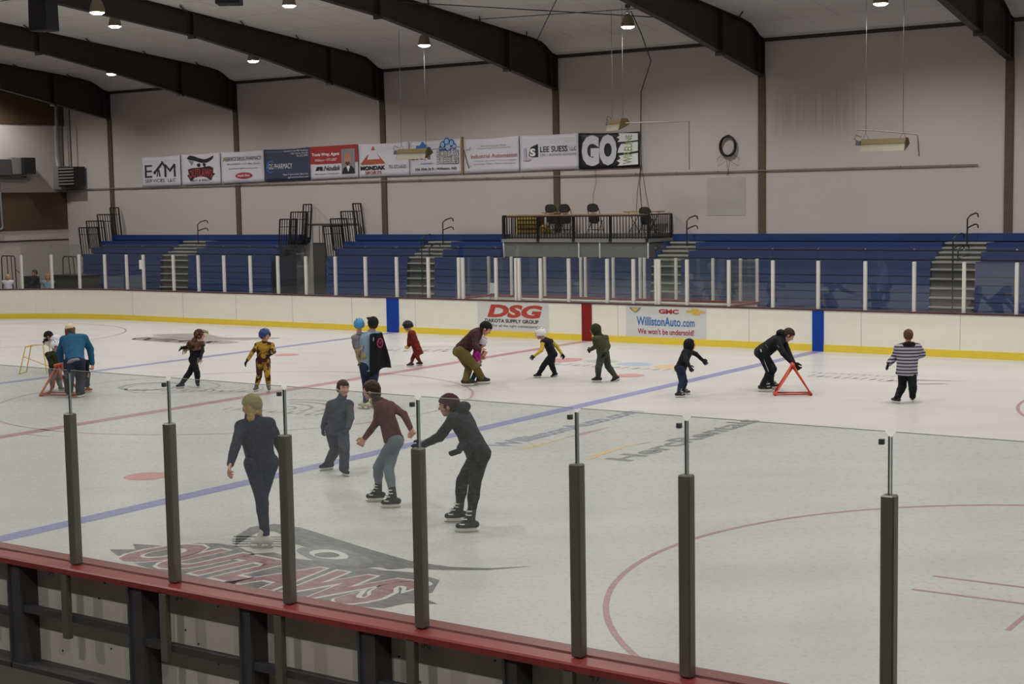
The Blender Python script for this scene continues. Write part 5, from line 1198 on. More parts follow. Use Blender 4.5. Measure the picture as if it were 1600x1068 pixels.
STY = {}
STY['navy'] = dict(label='person in navy top and jeans with knit hat, gliding on one white figure skate', res=.008, hair='bob', hair_m=HAIRS['blond'], hat='beanie', hat_m=K['beanie'],
    top=dict(m=K['navy'], name='jacket', hem=.02, loose=.010, fold=.005, collar=True), legs=dict(m=K['jean'], loose=.006, end=.06), skate='figure', skate_m=cloth('white_boot', (.62, .60, .56), .5), curl=.5, bulk=.98)
STY['boy'] = dict(label='boy in slate grey-blue jacket and trousers with mittens, skating towards the near glass', res=.009, hair='short', hair_m=HAIRS['brown'], top=dict(m=K['slate'], hem=.05, loose=.016, collar=True, fold=.006), legs=dict(m=K['slate'], loose=.018, flare=1.25, fold=.008),
    glove=True, glove_m=K['slate'], curl=.6, bulk=1.02, seed=4)
STY['maroon'] = dict(label='long-haired person in maroon top and light blue jeans skating to the left', res=.009, hair='long', hair_m=HAIRS['brown'], top=dict(m=K['maroon'], hem=.0, loose=.006, name='top', fold=.004), legs=dict(m=K['bluejean'], loose=.008, end=.34), laces=True, bulk=.94, seed=2, curl=.9)
STY['dark'] = dict(label='person in charcoal hoodie and dark trousers leaning left with one arm stretched out', res=.009, hat='beanie', hat_m=K['burgundy'], hair='short', top=dict(m=K['charcoal'], hem=.03, loose=.012, hood_down=True), legs=dict(m=K['black'], loose=.008, end=.34), laces=True, seed=3,
    glove=True, glove_m=K['black'])
STY['blue'] = dict(label='adult in blue jacket and pale knit hat bending over a child, seen from behind', hair='bob', hair_m=HAIRS['auburn'], hat='beanie', hat_m=K['cream'], top=dict(m=K['bluejkt'], hem=.02, loose=.028, shirt=K['grey'], collar=True), legs=dict(m=K['pants'], loose=.02, flare=1.15), bulk=1.10, face=False, curl=.9)
STY['greencap'] = dict(label='small child in dark green jacket and blue and white helmet holding the orange frame', hat='helmet', hat_m=K['helmwhite'], vent_m=K['royal'], top=dict(m=K['camo2'], hem=.06, loose=.02), legs=dict(m=K['greypants'], loose=.016), skate_m=K['grey'], curl=.9)
STY['whitejkt'] = dict(label='child in white jacket and dark hat stooping at the far left behind the others', hat='beanie', hat_m=K['black'], hair='short', top=dict(m=K['white'], hem=.03, loose=.02), legs=dict(m=K['white'], loose=.016), glove=True, glove_m=K['black'])
STY['hidden'] = dict(label='tiny child in dark clothes with orange boot tops half hidden by the adult in blue', hat='beanie', hat_m=K['black'], hair='short', top=dict(m=K['black'], hem=.06, loose=.018), legs=dict(m=K['navy'], loose=.014, end=.45), skate_m=K['orange'], face=False)
STY['eagle'] = dict(label='child in brown bird costume with beaked hood and black trousers, one arm held back', hat='beak', hat_m=K['fur'], beak_m=K['tan'], top=dict(m=K['black'], hem=.04, loose=.014), legs=dict(m=K['black'], loose=.014), skate_m=K['pants'], glove=True, glove_m=K['black'], splay=.6, curl=.1)
STY['gold'] = dict(label='child in gold and dark red padded costume with a blue helmet, standing', hat='helmet', hat_m=K['helmblue'], hair='short', top=dict(m=K['armour'], hem=.03, loose=.014, fold=.007, name='costume_top'), legs=dict(m=K['armour'], loose=.010, fold=.007, name='costume_trousers'), skate_m=K['greypants'], glove=True, glove_m=K['black'], splay=.3, curl=.2)
STY['cape'] = dict(label='person in light blue shirt, jeans and black cape carrying a toddler on one hip', hair='short', hair_m=HAIRS['brown'], hat='beanie', hat_m=K['black'], top=dict(m=K['lightblue'], hem=.05, loose=.012, name='shirt'), legs=dict(m=K['jean'], loose=.008), skate_m=K['cream'], skate='figure', bulk=1.0)
STY['red'] = dict(label='small child in dark red outfit and black helmet with yellow gloves, skating left', hat='helmet', hat_m=K['helmblack'], top=dict(m=K['kitred'], hem=.12, loose=.022, name='top'), legs=dict(m=K['kitred'], loose=.002), glove=True, glove_m=K['yellow'], curl=.5)
STY['plaid'] = dict(label='man in dark red plaid shirt, black hat and khaki trousers bending over a child', hat='beanie', hat_m=K['black'], hair='short', top=dict(m=K['plaid'], hem=.0, loose=.016, name='shirt'), legs=dict(m=K['khaki'], loose=.014, flare=1.25, fold=.007), bulk=1.0, curl=.8)
STY['magenta'] = dict(label='little child in magenta jacket and white helmet in front of the man in plaid', hat='helmet', hat_m=K['helmwhite'], vent_m=K['magenta'], hair='bob', top=dict(m=K['magenta'], hem=.03, loose=.018), legs=dict(m=K['black'], loose=.012, end=.3), skate_m=K['purple'])
STY['yellow'] = dict(label='child in black outfit with bright yellow sleeves and white helmet, skating left', hat='helmet', hat_m=K['helmwhite'], cage=True, top=dict(m=K['black'], hem=.04, loose=.014, name='vest', sleeveless=True, sleeve_m=K['yellow']), legs=dict(m=K['black'], loose=.018), glove=True, glove_sides='R', glove_m=K['charcoal'], splay=.3)
STY['olive'] = dict(label='child in olive green hooded coat and grey-green trousers skating away to the left', hat='hood', hat_m=K['camo'], top=dict(m=K['olive'], hem=.07, loose=.024), legs=dict(m=K['darkgrey'], loose=.016), glove=True, glove_m=K['black'], face=False)
STY['hoodie'] = dict(label='child in black hoodie and dark jeans skating right with one arm forward', hat='hood', hat_m=K['black'], top=dict(m=K['black'], hem=.04, loose=.014), legs=dict(m=K['jean'], loose=.006), glove=True, glove_m=K['charcoal'], laces=True)
STY['pusher'] = dict(label='young man in black tracksuit with white side stripe bending over the red frame', hair='short', hair_m=HAIRS['brown'], top=dict(m=K['black'], hem=.0, loose=.014, hood_down=True), legs=dict(m=K['black'], loose=.018), glove=True, glove_m=K['black'], laces=True, curl=.9)
STY['striped'] = dict(label='child in grey and black striped sweater and black trousers seen from behind', hair='short', hair_m=HAIRS['auburn'], top=dict(m=K['stripe'], hem=.07, loose=.055, name='sweater', hood_down=True, hood_m=K['black'], flare=1.05), legs=dict(m=K['black'], loose=.020), glove=True, glove_m=K['black'], face=False, bulk=1.05, splay=.3)
STY['toddler'] = dict(label='toddler in grey jacket, tan trousers and light blue helmet held on the hip', hat='helmet', hat_m=K['helmsky'], top=dict(m=K['grey'], hem=.04, loose=.022, hood_down=True, hood_m=K['grey']), legs=dict(m=K['tan'], loose=.012), skate_m=K['brownfur'], boots=True, face=False)
STY['sp_dark'] = dict(label='person in dark coat with short hair behind the far left glass, turned left', hair='short', top=dict(m=K['pants'], loose=.03), legs=dict(m=K['black']), bulk=1.15)
STY['sp_orange'] = dict(label='child with orange hood and pale green top behind the far left glass', hat='hood', hat_m=K['orange'], top=dict(m=K['lightblue'], loose=.02), legs=dict(m=K['grey']))
STY['sp_blond'] = dict(label='blond child in white and red top behind the glass at the left edge', hair='bob', hair_m=HAIRS['blond'], top=dict(m=K['white'], loose=.02), legs=dict(m=K['grey']))
PEOPLE = {
    'navy': {"H":1.68,"pelvis":[9.326,4.335,0.918],"chest":[9.258,4.325,1.326],"head":[9.22,4.323,1.536],"Lsh":[9.16,4.216,1.32],"Rsh":[9.361,4.438,1.333],"Lhip":[9.263,4.274,0.918],"Rhip":[9.388,4.396,0.918],"Lel":[9.262,4.017,1.137],"Lwr":[9.354,3.841,0.976],"Rel":[9.349,4.602,1.095],"Rwr":[9.347,4.708,0.863],"Lank":[9.461,4.222,0.128],"Lkn":[9.399,4.243,0.557],"left_toe":[-0.91,-0.415,0.0],"Rank":[9.221,4.47,0.282],"Rkn":[9.386,4.265,0.552],"right_toe":[-0.404,0.713,-0.574],"tf":[-0.701,0.713,0.0],"ff":[-1.0,0.008,0.0],"base":[9.341,4.346,0.0]},
    'boy': {"H":1.36,"pelvis":[7.117,8.127,0.607],"chest":[7.154,8.152,0.964],"head":[7.195,8.181,1.187],"Lsh":[7.229,8.254,0.948],"Rsh":[7.079,8.05,0.954],"Lhip":[7.162,8.181,0.607],"Rhip":[7.071,8.073,0.607],"Lel":[7.358,8.137,0.792],"Lwr":[7.438,7.986,0.675],"Rel":[6.968,8.061,0.748],"Rwr":[6.84,8.147,0.611],"Lank":[7.338,7.993,0.104],"Lkn":[7.33,8.018,0.361],"left_toe":[0.903,-0.43,0.0],"Rank":[6.851,8.23,0.104],"Rkn":[7.031,8.159,0.316],"right_toe":[-0.43,-0.903,0.0],"tf":[0.761,-0.649,0.0],"ff":[0.903,-0.43,0.0],"base":[7.095,8.112,0.0]},
    'maroon': {"H":1.55,"pelvis":[9.195,6.8,0.809],"chest":[9.112,6.719,1.237],"head":[8.993,6.637,1.438],"Lsh":[9.184,6.546,1.255],"Rsh":[9.068,6.91,1.211],"Lhip":[9.241,6.734,0.809],"Rhip":[9.15,6.867,0.809],"Lel":[9.061,6.638,1.037],"Lwr":[8.957,6.534,0.852],"Rel":[9.317,6.862,1.129],"Rwr":[9.474,6.797,0.966],"Lank":[8.896,6.846,0.119],"Lkn":[9.001,6.725,0.467],"left_toe":[-0.771,-0.636,0.0],"Rank":[9.316,6.632,0.119],"Rkn":[9.186,6.698,0.456],"right_toe":[-0.771,-0.636,0.0],"tf":[-0.824,-0.567,0.0],"ff":[-0.91,-0.415,0.0],"base":[9.106,6.739,0.0]},
    'dark': {"H":1.68,"pelvis":[10.855,6.282,0.854],"chest":[10.693,6.171,1.271],"head":[10.587,6.098,1.414],"Lsh":[10.745,5.967,1.279],"Rsh":[10.624,6.363,1.25],"Lhip":[10.898,6.206,0.854],"Rhip":[10.812,6.358,0.854],"Lel":[10.549,5.967,1.067],"Lwr":[10.319,5.949,0.956],"Rel":[10.762,6.206,1.05],"Rwr":[10.827,5.978,0.955],"Lank":[10.5,6.377,0.128],"Lkn":[10.647,6.246,0.513],"left_toe":[-0.771,-0.636,0.0],"Rank":[10.94,6.001,0.128],"Rkn":[10.926,6.112,0.539],"right_toe":[-0.771,-0.636,0.0],"tf":[-0.87,-0.493,0.0],"ff":[-0.867,-0.491,-0.087],"base":[10.72,6.189,0.0]},
    'blue': {"H":1.7,"pelvis":[-3.03,11.944,0.694],"chest":[-3.398,12.237,1.112],"head":[-3.557,12.297,1.282],"Lsh":[-3.56,12.147,1.101],"Rsh":[-3.214,12.342,1.123],"Lhip":[-3.107,11.9,0.694],"Rhip":[-2.953,11.987,0.694],"Lel":[-3.741,12.169,0.872],"Lwr":[-3.8,12.236,0.629],"Rel":[-3.255,12.525,0.899],"Rwr":[-3.217,12.526,0.612],"Lank":[-3.201,11.905,0.13],"Lkn":[-2.953,11.722,0.366],"left_toe":[-0.701,0.713,0.0],"Rank":[-2.919,11.941,0.13],"Rkn":[-3.132,12.15,0.31],"right_toe":[-0.334,0.943,0.0],"tf":[-0.493,0.87,0.0],"ff":[-0.434,0.631,-0.643],"base":[-3.06,11.923,0.0]},
    'greencap': {"H":1.08,"pelvis":[-4.304,12.47,0.424],"chest":[-4.302,12.471,0.754],"head":[-4.275,12.49,0.912],"Lsh":[-4.244,12.593,0.754],"Rsh":[-4.36,12.349,0.754],"Lhip":[-4.279,12.52,0.424],"Rhip":[-4.328,12.419,0.424],"Lel":[-4.213,12.535,0.581],"Lwr":[-4.078,12.47,0.514],"Rel":[-4.261,12.333,0.598],"Rwr":[-4.121,12.328,0.513],"Lank":[-4.212,12.518,0.083],"Lkn":[-4.39,12.623,0.191],"left_toe":[0.997,0.079,0.0],"Rank":[-4.372,12.437,0.083],"Rkn":[-4.206,12.317,0.234],"right_toe":[0.567,-0.824,0.0],"tf":[0.903,-0.43,0.0],"ff":[0.931,-0.258,-0.259],"base":[-4.292,12.478,0.0]},
    'whitejkt': {"H":1.25,"pelvis":[-7.315,15.015,0.459],"chest":[-7.377,14.973,0.757],"head":[-7.509,14.882,0.804],"Lsh":[-7.289,14.844,0.757],"Rsh":[-7.466,15.101,0.757],"Lhip":[-7.278,14.962,0.459],"Rhip":[-7.352,15.069,0.459],"Lel":[-7.417,14.869,0.586],"Lwr":[-7.595,14.87,0.653],"Rel":[-7.529,14.993,0.556],"Rwr":[-7.509,14.857,0.687],"Lank":[-7.536,15.04,0.096],"Lkn":[-7.36,14.912,0.244],"left_toe":[-0.824,-0.567,0.0],"Rank":[-7.214,14.908,0.096],"Rkn":[-7.438,15.064,0.211],"right_toe":[-0.824,-0.567,0.0],"tf":[-0.824,-0.567,0.0],"ff":[-0.591,-0.487,-0.643],"base":[-7.375,14.974,0.0]},
    'hidden': {"H":0.95,"pelvis":[-3.526,12.577,0.373],"chest":[-3.56,12.553,0.61],"head":[-3.597,12.528,0.78],"Lsh":[-3.611,12.446,0.61],"Rsh":[-3.509,12.661,0.61],"Lhip":[-3.547,12.532,0.373],"Rhip":[-3.505,12.622,0.373],"Lel":[-3.678,12.547,0.5],"Lwr":[-3.781,12.595,0.411],"Rel":[-3.432,12.571,0.496],"Rwr":[-3.336,12.518,0.402],"Lank":[-3.511,12.529,0.073],"Lkn":[-3.399,12.43,0.213],"left_toe":[-0.964,0.267,0.0],"Rank":[-3.524,12.637,0.073],"Rkn":[-3.393,12.522,0.203],"right_toe":[0.43,0.903,0.0],"tf":[-0.903,0.43,0.0],"ff":[-0.903,0.43,0.0],"base":[-3.518,12.583,0.0]},
    'eagle': {"H":1.2,"pelvis":[-2.009,14.185,0.602],"chest":[-2.0,14.192,0.92],"head":[-1.919,14.247,1.09],"Lsh":[-1.992,14.362,0.879],"Rsh":[-1.975,14.044,0.921],"Lhip":[-2.02,14.247,0.602],"Rhip":[-1.999,14.123,0.602],"Lel":[-1.864,14.25,0.761],"Lwr":[-1.772,14.121,0.672],"Rel":[-2.134,14.156,0.851],"Rwr":[-2.112,13.975,0.842],"Lank":[-2.232,13.993,0.092],"Lkn":[-2.112,14.108,0.313],"left_toe":[-0.267,-0.964,0.0],"Rank":[-2.008,14.225,0.092],"Rkn":[-1.905,14.125,0.322],"right_toe":[0.814,-0.58,0.0],"tf":[0.986,0.165,0.0],"ff":[0.771,0.636,0.0],"base":[-2.12,14.109,0.0]},
    'gold': {"H":1.25,"pelvis":[-0.3,14.396,0.621],"chest":[-0.281,14.409,0.943],"head":[-0.255,14.427,1.123],"Lsh":[-0.173,14.516,0.925],"Rsh":[-0.368,14.316,0.922],"Lhip":[-0.254,14.442,0.621],"Rhip":[-0.346,14.351,0.621],"Lel":[-0.018,14.421,0.812],"Lwr":[0.057,14.249,0.78],"Rel":[-0.346,14.143,0.798],"Rwr":[-0.337,14.002,0.67],"Lank":[-0.209,14.438,0.096],"Lkn":[-0.136,14.339,0.325],"left_toe":[0.761,-0.649,0.0],"Rank":[-0.434,14.324,0.096],"Rkn":[-0.29,14.262,0.325],"right_toe":[0.334,-0.943,0.0],"tf":[0.701,-0.713,0.0],"ff":[1.0,-0.008,0.0],"base":[-0.322,14.381,0.0]},
    'cape': {"H":1.66,"pelvis":[3.252,13.46,0.771],"chest":[3.292,13.488,1.332],"head":[3.325,13.51,1.542],"Lsh":[3.239,13.37,1.305],"Rsh":[3.364,13.619,1.324],"Lhip":[3.201,13.39,0.771],"Rhip":[3.302,13.53,0.771],"Lel":[3.086,13.38,1.064],"Lwr":[2.949,13.575,0.981],"Rel":[3.323,13.733,1.065],"Rwr":[3.236,13.869,0.871],"Lank":[3.265,13.322,0.127],"Lkn":[3.119,13.529,0.367],"left_toe":[-0.997,-0.079,0.0],"Rank":[3.225,13.589,0.127],"Rkn":[3.386,13.392,0.398],"right_toe":[-0.903,0.43,0.0],"tf":[-0.814,0.58,0.0],"ff":[-0.636,0.771,0.0],"base":[3.245,13.455,0.0]},
    'red': {"H":1.08,"pelvis":[-0.322,19.436,0.382],"chest":[-0.424,19.366,0.751],"head":[-0.493,19.319,0.914],"Lsh":[-0.368,19.243,0.751],"Rsh":[-0.48,19.489,0.751],"Lhip":[-0.299,19.385,0.382],"Rhip":[-0.345,19.487,0.382],"Lel":[-0.435,19.28,0.582],"Lwr":[-0.521,19.362,0.468],"Rel":[-0.484,19.461,0.545],"Rwr":[-0.489,19.321,0.459],"Lank":[-0.364,19.262,0.083],"Lkn":[-0.47,19.451,0.183],"left_toe":[-0.58,-0.814,0.0],"Rank":[-0.342,19.567,0.083],"Rkn":[-0.259,19.349,0.216],"right_toe":[-0.997,-0.079,0.0],"tf":[-0.91,-0.415,0.0],"ff":[-0.796,-0.547,-0.259],"base":[-0.353,19.415,0.0]},
    'plaid': {"H":1.8,"pelvis":[2.732,16.998,0.706],"chest":[3.006,17.186,1.066],"head":[3.146,17.283,1.155],"Lsh":[2.908,17.368,1.074],"Rsh":[3.083,16.99,1.046],"Lhip":[2.661,17.059,0.706],"Rhip":[2.803,16.937,0.706],"Lel":[2.856,17.295,0.776],"Lwr":[2.833,17.501,0.598],"Rel":[3.229,16.803,0.848],"Rwr":[3.458,16.678,0.766],"Lank":[2.878,16.929,0.138],"Lkn":[2.726,17.259,0.338],"left_toe":[0.87,0.493,0.0],"Rank":[2.972,17.333,0.138],"Rkn":[3.075,17.024,0.379],"right_toe":[0.713,0.701,0.0],"tf":[0.649,0.761,0.0],"ff":[0.713,0.404,-0.574],"base":[2.925,17.131,0.0]},
    'magenta': {"H":0.98,"pelvis":[2.819,17.381,0.45],"chest":[2.845,17.399,0.714],"head":[2.922,17.452,0.844],"Lsh":[2.767,17.493,0.714],"Rsh":[2.923,17.304,0.714],"Lhip":[2.786,17.421,0.45],"Rhip":[2.851,17.342,0.45],"Lel":[2.712,17.487,0.554],"Lwr":[2.723,17.605,0.463],"Rel":[2.912,17.189,0.591],"Rwr":[3.019,17.15,0.495],"Lank":[2.794,17.244,0.075],"Lkn":[2.884,17.307,0.262],"left_toe":[0.824,0.567,0.0],"Rank":[2.797,17.487,0.075],"Rkn":[2.862,17.405,0.251],"right_toe":[0.713,0.701,0.0],"tf":[0.771,0.636,0.0],"ff":[0.789,0.447,-0.423],"base":[2.796,17.365,0.0]},
    'yellow': {"H":1.08,"pelvis":[3.643,18.989,0.508],"chest":[3.546,18.923,0.781],"head":[3.436,18.847,0.919],"Lsh":[3.552,18.766,0.768],"Rsh":[3.551,19.088,0.754],"Lhip":[3.682,18.949,0.508],"Rhip":[3.603,19.029,0.508],"Lel":[3.568,18.688,0.6],"Lwr":[3.455,18.598,0.485],"Rel":[3.61,19.218,0.636],"Rwr":[3.703,19.259,0.482],"Lank":[3.421,18.796,0.083],"Lkn":[3.552,18.801,0.278],"left_toe":[-0.87,-0.493,0.0],"Rank":[3.663,19.044,0.083],"Rkn":[3.675,18.908,0.273],"right_toe":[-0.937,-0.074,-0.342],"tf":[-0.713,-0.701,0.0],"ff":[-0.821,-0.564,-0.087],"base":[3.542,18.92,0.0]},
    'olive': {"H":1.3,"pelvis":[5.018,18.77,0.588],"chest":[4.967,18.735,0.905],"head":[4.893,18.684,1.078],"Lsh":[4.965,18.562,0.894],"Rsh":[4.992,18.922,0.89],"Lhip":[5.024,18.703,0.588],"Rhip":[5.013,18.837,0.588],"Lel":[4.893,18.702,0.734],"Lwr":[4.727,18.772,0.655],"Rel":[5.112,18.819,0.733],"Rwr":[5.144,18.662,0.617],"Lank":[4.953,18.689,0.099],"Lkn":[5.054,18.528,0.311],"left_toe":[-0.824,-0.567,0.0],"Rank":[5.214,18.941,0.099],"Rkn":[5.01,18.983,0.303],"right_toe":[-0.903,-0.071,-0.423],"tf":[-0.997,-0.079,0.0],"ff":[-0.968,-0.251,0.0],"base":[5.084,18.815,0.0]},
    'hoodie': {"H":1.2,"pelvis":[7.47,17.545,0.53],"chest":[7.572,17.615,0.844],"head":[7.612,17.643,0.964],"Lsh":[7.542,17.774,0.828],"Rsh":[7.601,17.456,0.835],"Lhip":[7.427,17.59,0.53],"Rhip":[7.514,17.501,0.53],"Lel":[7.563,17.968,0.762],"Lwr":[7.638,18.085,0.643],"Rel":[7.701,17.317,0.72],"Rwr":[7.817,17.223,0.615],"Lank":[7.535,17.316,0.092],"Lkn":[7.518,17.478,0.284],"left_toe":[0.713,0.701,0.0],"Rank":[7.401,17.771,0.092],"Rkn":[7.516,17.61,0.269],"right_toe":[0.968,0.251,0.0],"tf":[0.713,0.701,0.0],"ff":[0.771,0.636,0.0],"base":[7.468,17.544,0.0]},
    'pusher': {"H":1.72,"pelvis":[8.492,18.966,0.746],"chest":[8.756,19.147,0.989],"head":[8.899,19.245,1.073],"Lsh":[8.733,19.377,0.943],"Rsh":[8.791,18.925,0.972],"Lhip":[8.439,19.038,0.746],"Rhip":[8.545,18.894,0.746],"Lel":[8.891,19.233,0.739],"Lwr":[9.045,19.154,0.543],"Rel":[8.973,18.843,0.754],"Rwr":[9.158,18.9,0.549],"Lank":[8.57,18.797,0.132],"Lkn":[8.664,19.027,0.414],"left_toe":[0.87,0.493,0.0],"Rank":[8.536,19.218,0.132],"Rkn":[8.646,18.951,0.384],"right_toe":[0.771,0.636,0.0],"tf":[0.804,0.595,0.0],"ff":[0.667,0.377,-0.643],"base":[8.553,19.008,0.0]},
    'striped': {"H":1.32,"pelvis":[11.49,18.565,0.59],"chest":[11.506,18.576,0.982],"head":[11.505,18.575,1.212],"Lsh":[11.369,18.498,0.971],"Rsh":[11.643,18.654,0.98],"Lhip":[11.43,18.531,0.59],"Rhip":[11.55,18.599,0.59],"Lel":[11.255,18.619,0.816],"Lwr":[11.21,18.452,0.715],"Rel":[11.659,18.845,0.859],"Rwr":[11.536,18.994,0.805],"Lank":[11.375,18.405,0.101],"Lkn":[11.383,18.638,0.286],"left_toe":[-0.903,0.43,0.0],"Rank":[11.556,18.691,0.101],"Rkn":[11.626,18.487,0.317],"right_toe":[-0.251,0.968,0.0],"tf":[-0.493,0.87,0.0],"ff":[-0.567,0.824,0.0],"base":[11.466,18.548,0.0]},
    'toddler': {"H":0.86,"pelvis":[3.11,13.387,1.064],"chest":[3.097,13.377,1.322],"head":[3.101,13.38,1.521],"Lsh":[3.065,13.271,1.307],"Rsh":[3.128,13.483,1.291],"Lhip":[3.098,13.344,1.064],"Rhip":[3.122,13.43,1.064],"Lel":[2.988,13.358,1.214],"Lwr":[2.951,13.414,1.102],"Rel":[3.219,13.39,1.221],"Rwr":[3.238,13.292,1.137],"Lank":[3.104,13.383,0.837],"Lkn":[2.982,13.48,0.944],"left_toe":[-0.906,0.251,-0.342],"Rank":[3.133,13.402,0.825],"Rkn":[3.264,13.327,0.971],"right_toe":[-0.906,0.251,-0.342],"tf":[-0.964,0.267,0.0],"ff":[-0.761,0.649,0.0],"base":[3.118,13.392,0.0]},
    'sp_dark': {"H":1.53,"pelvis":[-25.504,28.6,0.748],"chest":[-25.504,28.6,1.162],"head":[-25.504,28.6,1.36],"Lsh":[-25.33,28.552,1.162],"Rsh":[-25.678,28.648,1.162],"Lhip":[-25.428,28.579,0.748],"Rhip":[-25.581,28.621,0.748],"Lel":[-25.449,28.382,0.951],"Lwr":[-25.442,28.371,0.715],"Rel":[-25.548,28.798,0.944],"Rwr":[-25.529,28.801,0.693],"Lank":[-25.57,28.555,0.055],"Lkn":[-25.469,28.476,0.373],"left_toe":[-0.267,-0.964,0.0],"Rank":[-25.438,28.645,0.055],"Rkn":[-25.546,28.729,0.358],"right_toe":[-0.267,-0.964,0.0],"tf":[-0.267,-0.964,0.0],"ff":[-0.267,-0.964,0.0],"base":[-25.504,28.6,-0.062]},
    'sp_orange': {"H":1.4,"pelvis":[-24.368,28.3,0.666],"chest":[-24.368,28.3,1.044],"head":[-24.368,28.3,1.226],"Lsh":[-24.25,28.416,1.044],"Rsh":[-24.486,28.184,1.044],"Lhip":[-24.316,28.351,0.666],"Rhip":[-24.42,28.249,0.666],"Lel":[-24.381,28.237,0.89],"Lwr":[-24.417,28.171,0.664],"Rel":[-24.343,28.35,0.886],"Rwr":[-24.287,28.402,0.661],"Lank":[-24.434,28.255,0.031],"Lkn":[-24.364,28.2,0.321],"left_toe":[0.701,-0.713,0.0],"Rank":[-24.302,28.345,0.031],"Rkn":[-24.28,28.328,0.317],"right_toe":[0.701,-0.713,0.0],"tf":[0.701,-0.713,0.0],"ff":[0.701,-0.713,0.0],"base":[-24.368,28.3,-0.076]},
    'sp_blond': {"H":1.36,"pelvis":[-26.694,28.3,0.647],"chest":[-26.694,28.3,1.014],"head":[-26.694,28.3,1.191],"Lsh":[-26.601,28.431,1.014],"Rsh":[-26.787,28.169,1.014],"Lhip":[-26.653,28.358,0.647],"Rhip":[-26.735,28.242,0.647],"Lel":[-26.724,28.254,0.866],"Lwr":[-26.76,28.187,0.647],"Rel":[-26.652,28.335,0.863],"Rwr":[-26.597,28.388,0.645],"Lank":[-26.76,28.255,0.03],"Lkn":[-26.696,28.206,0.312],"left_toe":[0.814,-0.58,0.0],"Rank":[-26.628,28.345,0.03],"Rkn":[-26.595,28.32,0.31],"right_toe":[0.814,-0.58,0.0],"tf":[0.814,-0.58,0.0],"ff":[0.814,-0.58,0.0],"base":[-26.694,28.3,-0.074]},
}
G_ = {}
for key, J in PEOPLE.items():
    G_[key] = build_person(J, STY[key])
def tube_on(key, name, m, pts, rad):
    r, g, i = G_[key]; return MB().tube(pts, rad, 8).build(name, m, r, i['base'], smooth=True)
# black cape with a pink emblem hanging off one shoulder
r, g, i = G_['cape']; b = -i['tf']; c = g['chest']; s = i['sw']
n_, m_ = 14, 18; vs = []
for j in range(m_+1):
    t = j/m_; wd = .14+.09*t
    for k in range(n_+1):
        a = -1+2*k/n_
        p = c+s*(.06+.06*t+wd*a*.9)+b*(.135+.03*math.sin(5*a+3*t)+.05*t)-V(0, 0, 1)*(-.05+.66*t+.06*a*a*(t > .9)-.06*a*t)-V(0, 0, 1)*0
        vs.append(p)
fs = [(j*(n_+1)+k, j*(n_+1)+k+1, (j+1)*(n_+1)+k+1, (j+1)*(n_+1)+k) for j in range(m_) for k in range(n_)]
o = MB().add(vs, fs).build('cape', K['black'], r, i['base'], smooth=True); md = o.modifiers.new('thick', 'SOLIDIFY'); md.thickness = .012
c2 = c+s*.12+b*.19-V(0, 0, 1)*.13; mb = MB()
for rr, rw in ((.065, .012),): mb.tube([c2+s*rr*.8*math.cos(t)+V(0, 0, 1)*rr*1.2*math.sin(t) for t in np.linspace(0, 2*math.pi, 20)], rw, 6)
mb.tube([c2-s*.03+V(0, 0, .05), c2+s*.0-V(0, 0, .03), c2+s*.03+V(0, 0, .05)], .010, 6); mb.build('emblem', mat('emblem_pink', (.30, .03, .12), .6), r, i['base'])
hd = i['hd']; Ff = Field([hd], .12, .008); Ff.ell(hd+i['hu']*i['hb']*.9-i['hr']*i['hb']*.7, (i['hr'], i['F'], i['hu']), (.04, .045, .04)); mesh_obj('hair_flower', [Ff.mesh()], K['maroon'], r, i['base'])
# feathers and shaggy shoulder cape of the bird costume
r, g, i = G_['eagle']; F1 = Field([g['chest'], g['Lsh'], g['Rsh']], .17, .009)
F1.cone(g['chest']+i['ax']*.03, g['chest']-i['ax']*.13, .10, .165, .03, flat=i['tf'], fs=.8).cone(g['Lsh'], g['Rsh'], .07, .07, .03).cone(g['Rsh'], g['Rsh']*.45+g['Rel']*.55, .065, .075, .03).cut(g['chest']-i['ax']*.14, -i['ax']).folds(.009, 55, 1)
mesh_obj('shoulder_cape', [F1.mesh()], K['fur'], r, i['base'])
mb = MB(); d = nrm(g['Rwr']-g['Rel'])
for k in range(9): p = g['Rel']+(g['Rwr']-g['Rel'])*(.2+.1*k); mb.tube([p, p+d*.04-V(0, 0, 1)*(.07+.02*(k % 3)), p+d*.07-V(0, 0, 1)*(.11+.03*(k % 2))], .012, 6, r2=.003)
mb.build('feathers', K['tan'], r, i['base'])
mb = MB(); p0 = g['pelvis']+i['tf']*.11+V(0, 0, .02)
for k in range(6): mb.tube([p0+i['sw']*(-.05+.02*k), p0+i['sw']*(-.07+.03*k)-V(0, 0, .09+.02*(k % 3))], .012, 6, r2=.004)
mb.build('tail_tassel', K['tan'], r, i['base'])
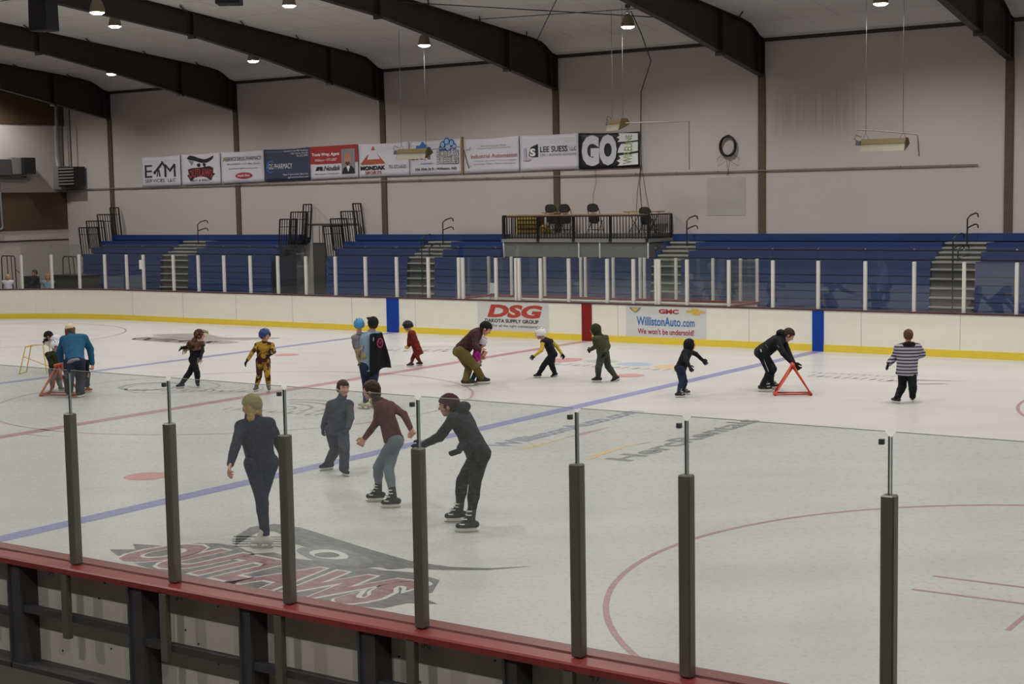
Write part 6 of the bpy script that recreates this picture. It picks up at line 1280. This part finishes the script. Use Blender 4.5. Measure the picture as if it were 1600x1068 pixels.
# chest plate of the padded costume
r, g, i = G_['gold']; F1 = Field([g['chest'], g['pelvis']], .2, .009); cc = g['chest']-i['ax']*.07
F1.ell(cc+i['tf']*.062, (i['sw'], i['tf'], i['ax']), (.12, .045, .075)).ell(g['pelvis']+i['ax']*.10+i['tf']*.075, (i['sw'], i['tf'], i['ax']), (.06, .04, .09))
mesh_obj('chest_plate', [F1.mesh()], K['gold'], r, i['base'])
mb = MB()
for s_ in 'LR':
    for a_, b_ in (('hip', 'kn'), ('kn', 'ank')):
        p = g[s_+a_]*.45+g[s_+b_]*.55
        F2 = Field([p], .1, .009); F2.cone(g[s_+a_]*.75+g[s_+b_]*.25+i['tf']*.03, g[s_+a_]*.25+g[s_+b_]*.75+i['tf']*.03, .036, .030, .01); mesh_obj('leg_plate', [F2.mesh()], K['gold'], r, i['base'])
# side stripe and chest band of the tracksuit, red shin stripe of the olive child, socks and skirt of the little one
r, g, i = G_['pusher']; WS = cloth('stripe_white', (.42, .42, .43)); fw = V(.5665, -.824, 0)   # side facing the near stands
side = -i['sw'] if (-i['sw'])@fw > 0 else i['sw']; sd_ = 'R' if side@(g['Rhip']-g['Lhip']) > 0 else 'L'
tube_on('pusher', 'side_stripe', WS, [g[sd_+'hip']+side*.112-i['tf']*.05+V(0, 0, .03), g[sd_+'hip']*.5+g[sd_+'kn']*.5+side*.098-i['tf']*.02, g[sd_+'kn']+side*.080, g[sd_+'kn']*.4+g[sd_+'ank']*.6+side*.072], .012)
tube_on('pusher', 'chest_band', K['greypants'], [g['pelvis']*.5+g['chest']*.5+side*(.178)+i['tf']*t-i['ax']*.03 for t in (-.06, 0, .06)], .010)
tube_on('pusher', 'sleeve_band', K['greypants'], [g[sd_+'sh']*.5+g[sd_+'el']*.5+side*.064+i['ax']*0+i['tf']*t for t in (-.05, 0, .05)], .010)
r, g, i = G_['magenta']; F1 = Field([g['Lkn'], g['Rkn'], g['Lank'], g['Rank']], .1, .009)
for s_ in 'LR': F1.cone(g[s_+'kn']*.6+g[s_+'ank']*.4, g[s_+'kn']*.15+g[s_+'ank']*.85, .05, .045, .01)
mesh_obj('leg_warmers', [F1.mesh()], K['teal'], r, i['base'])
F1 = Field([g['pelvis']], .2, .009); F1.cone(g['pelvis']+i['ax']*.03, g['pelvis']-V(0, 0, .08), .085, .115, .02).folds(.008, 50, 1).cut(g['pelvis']-V(0, 0, .09), (0, 0, -1)); mesh_obj('skirt', [F1.mesh()], K['purple'], r, i['base'])
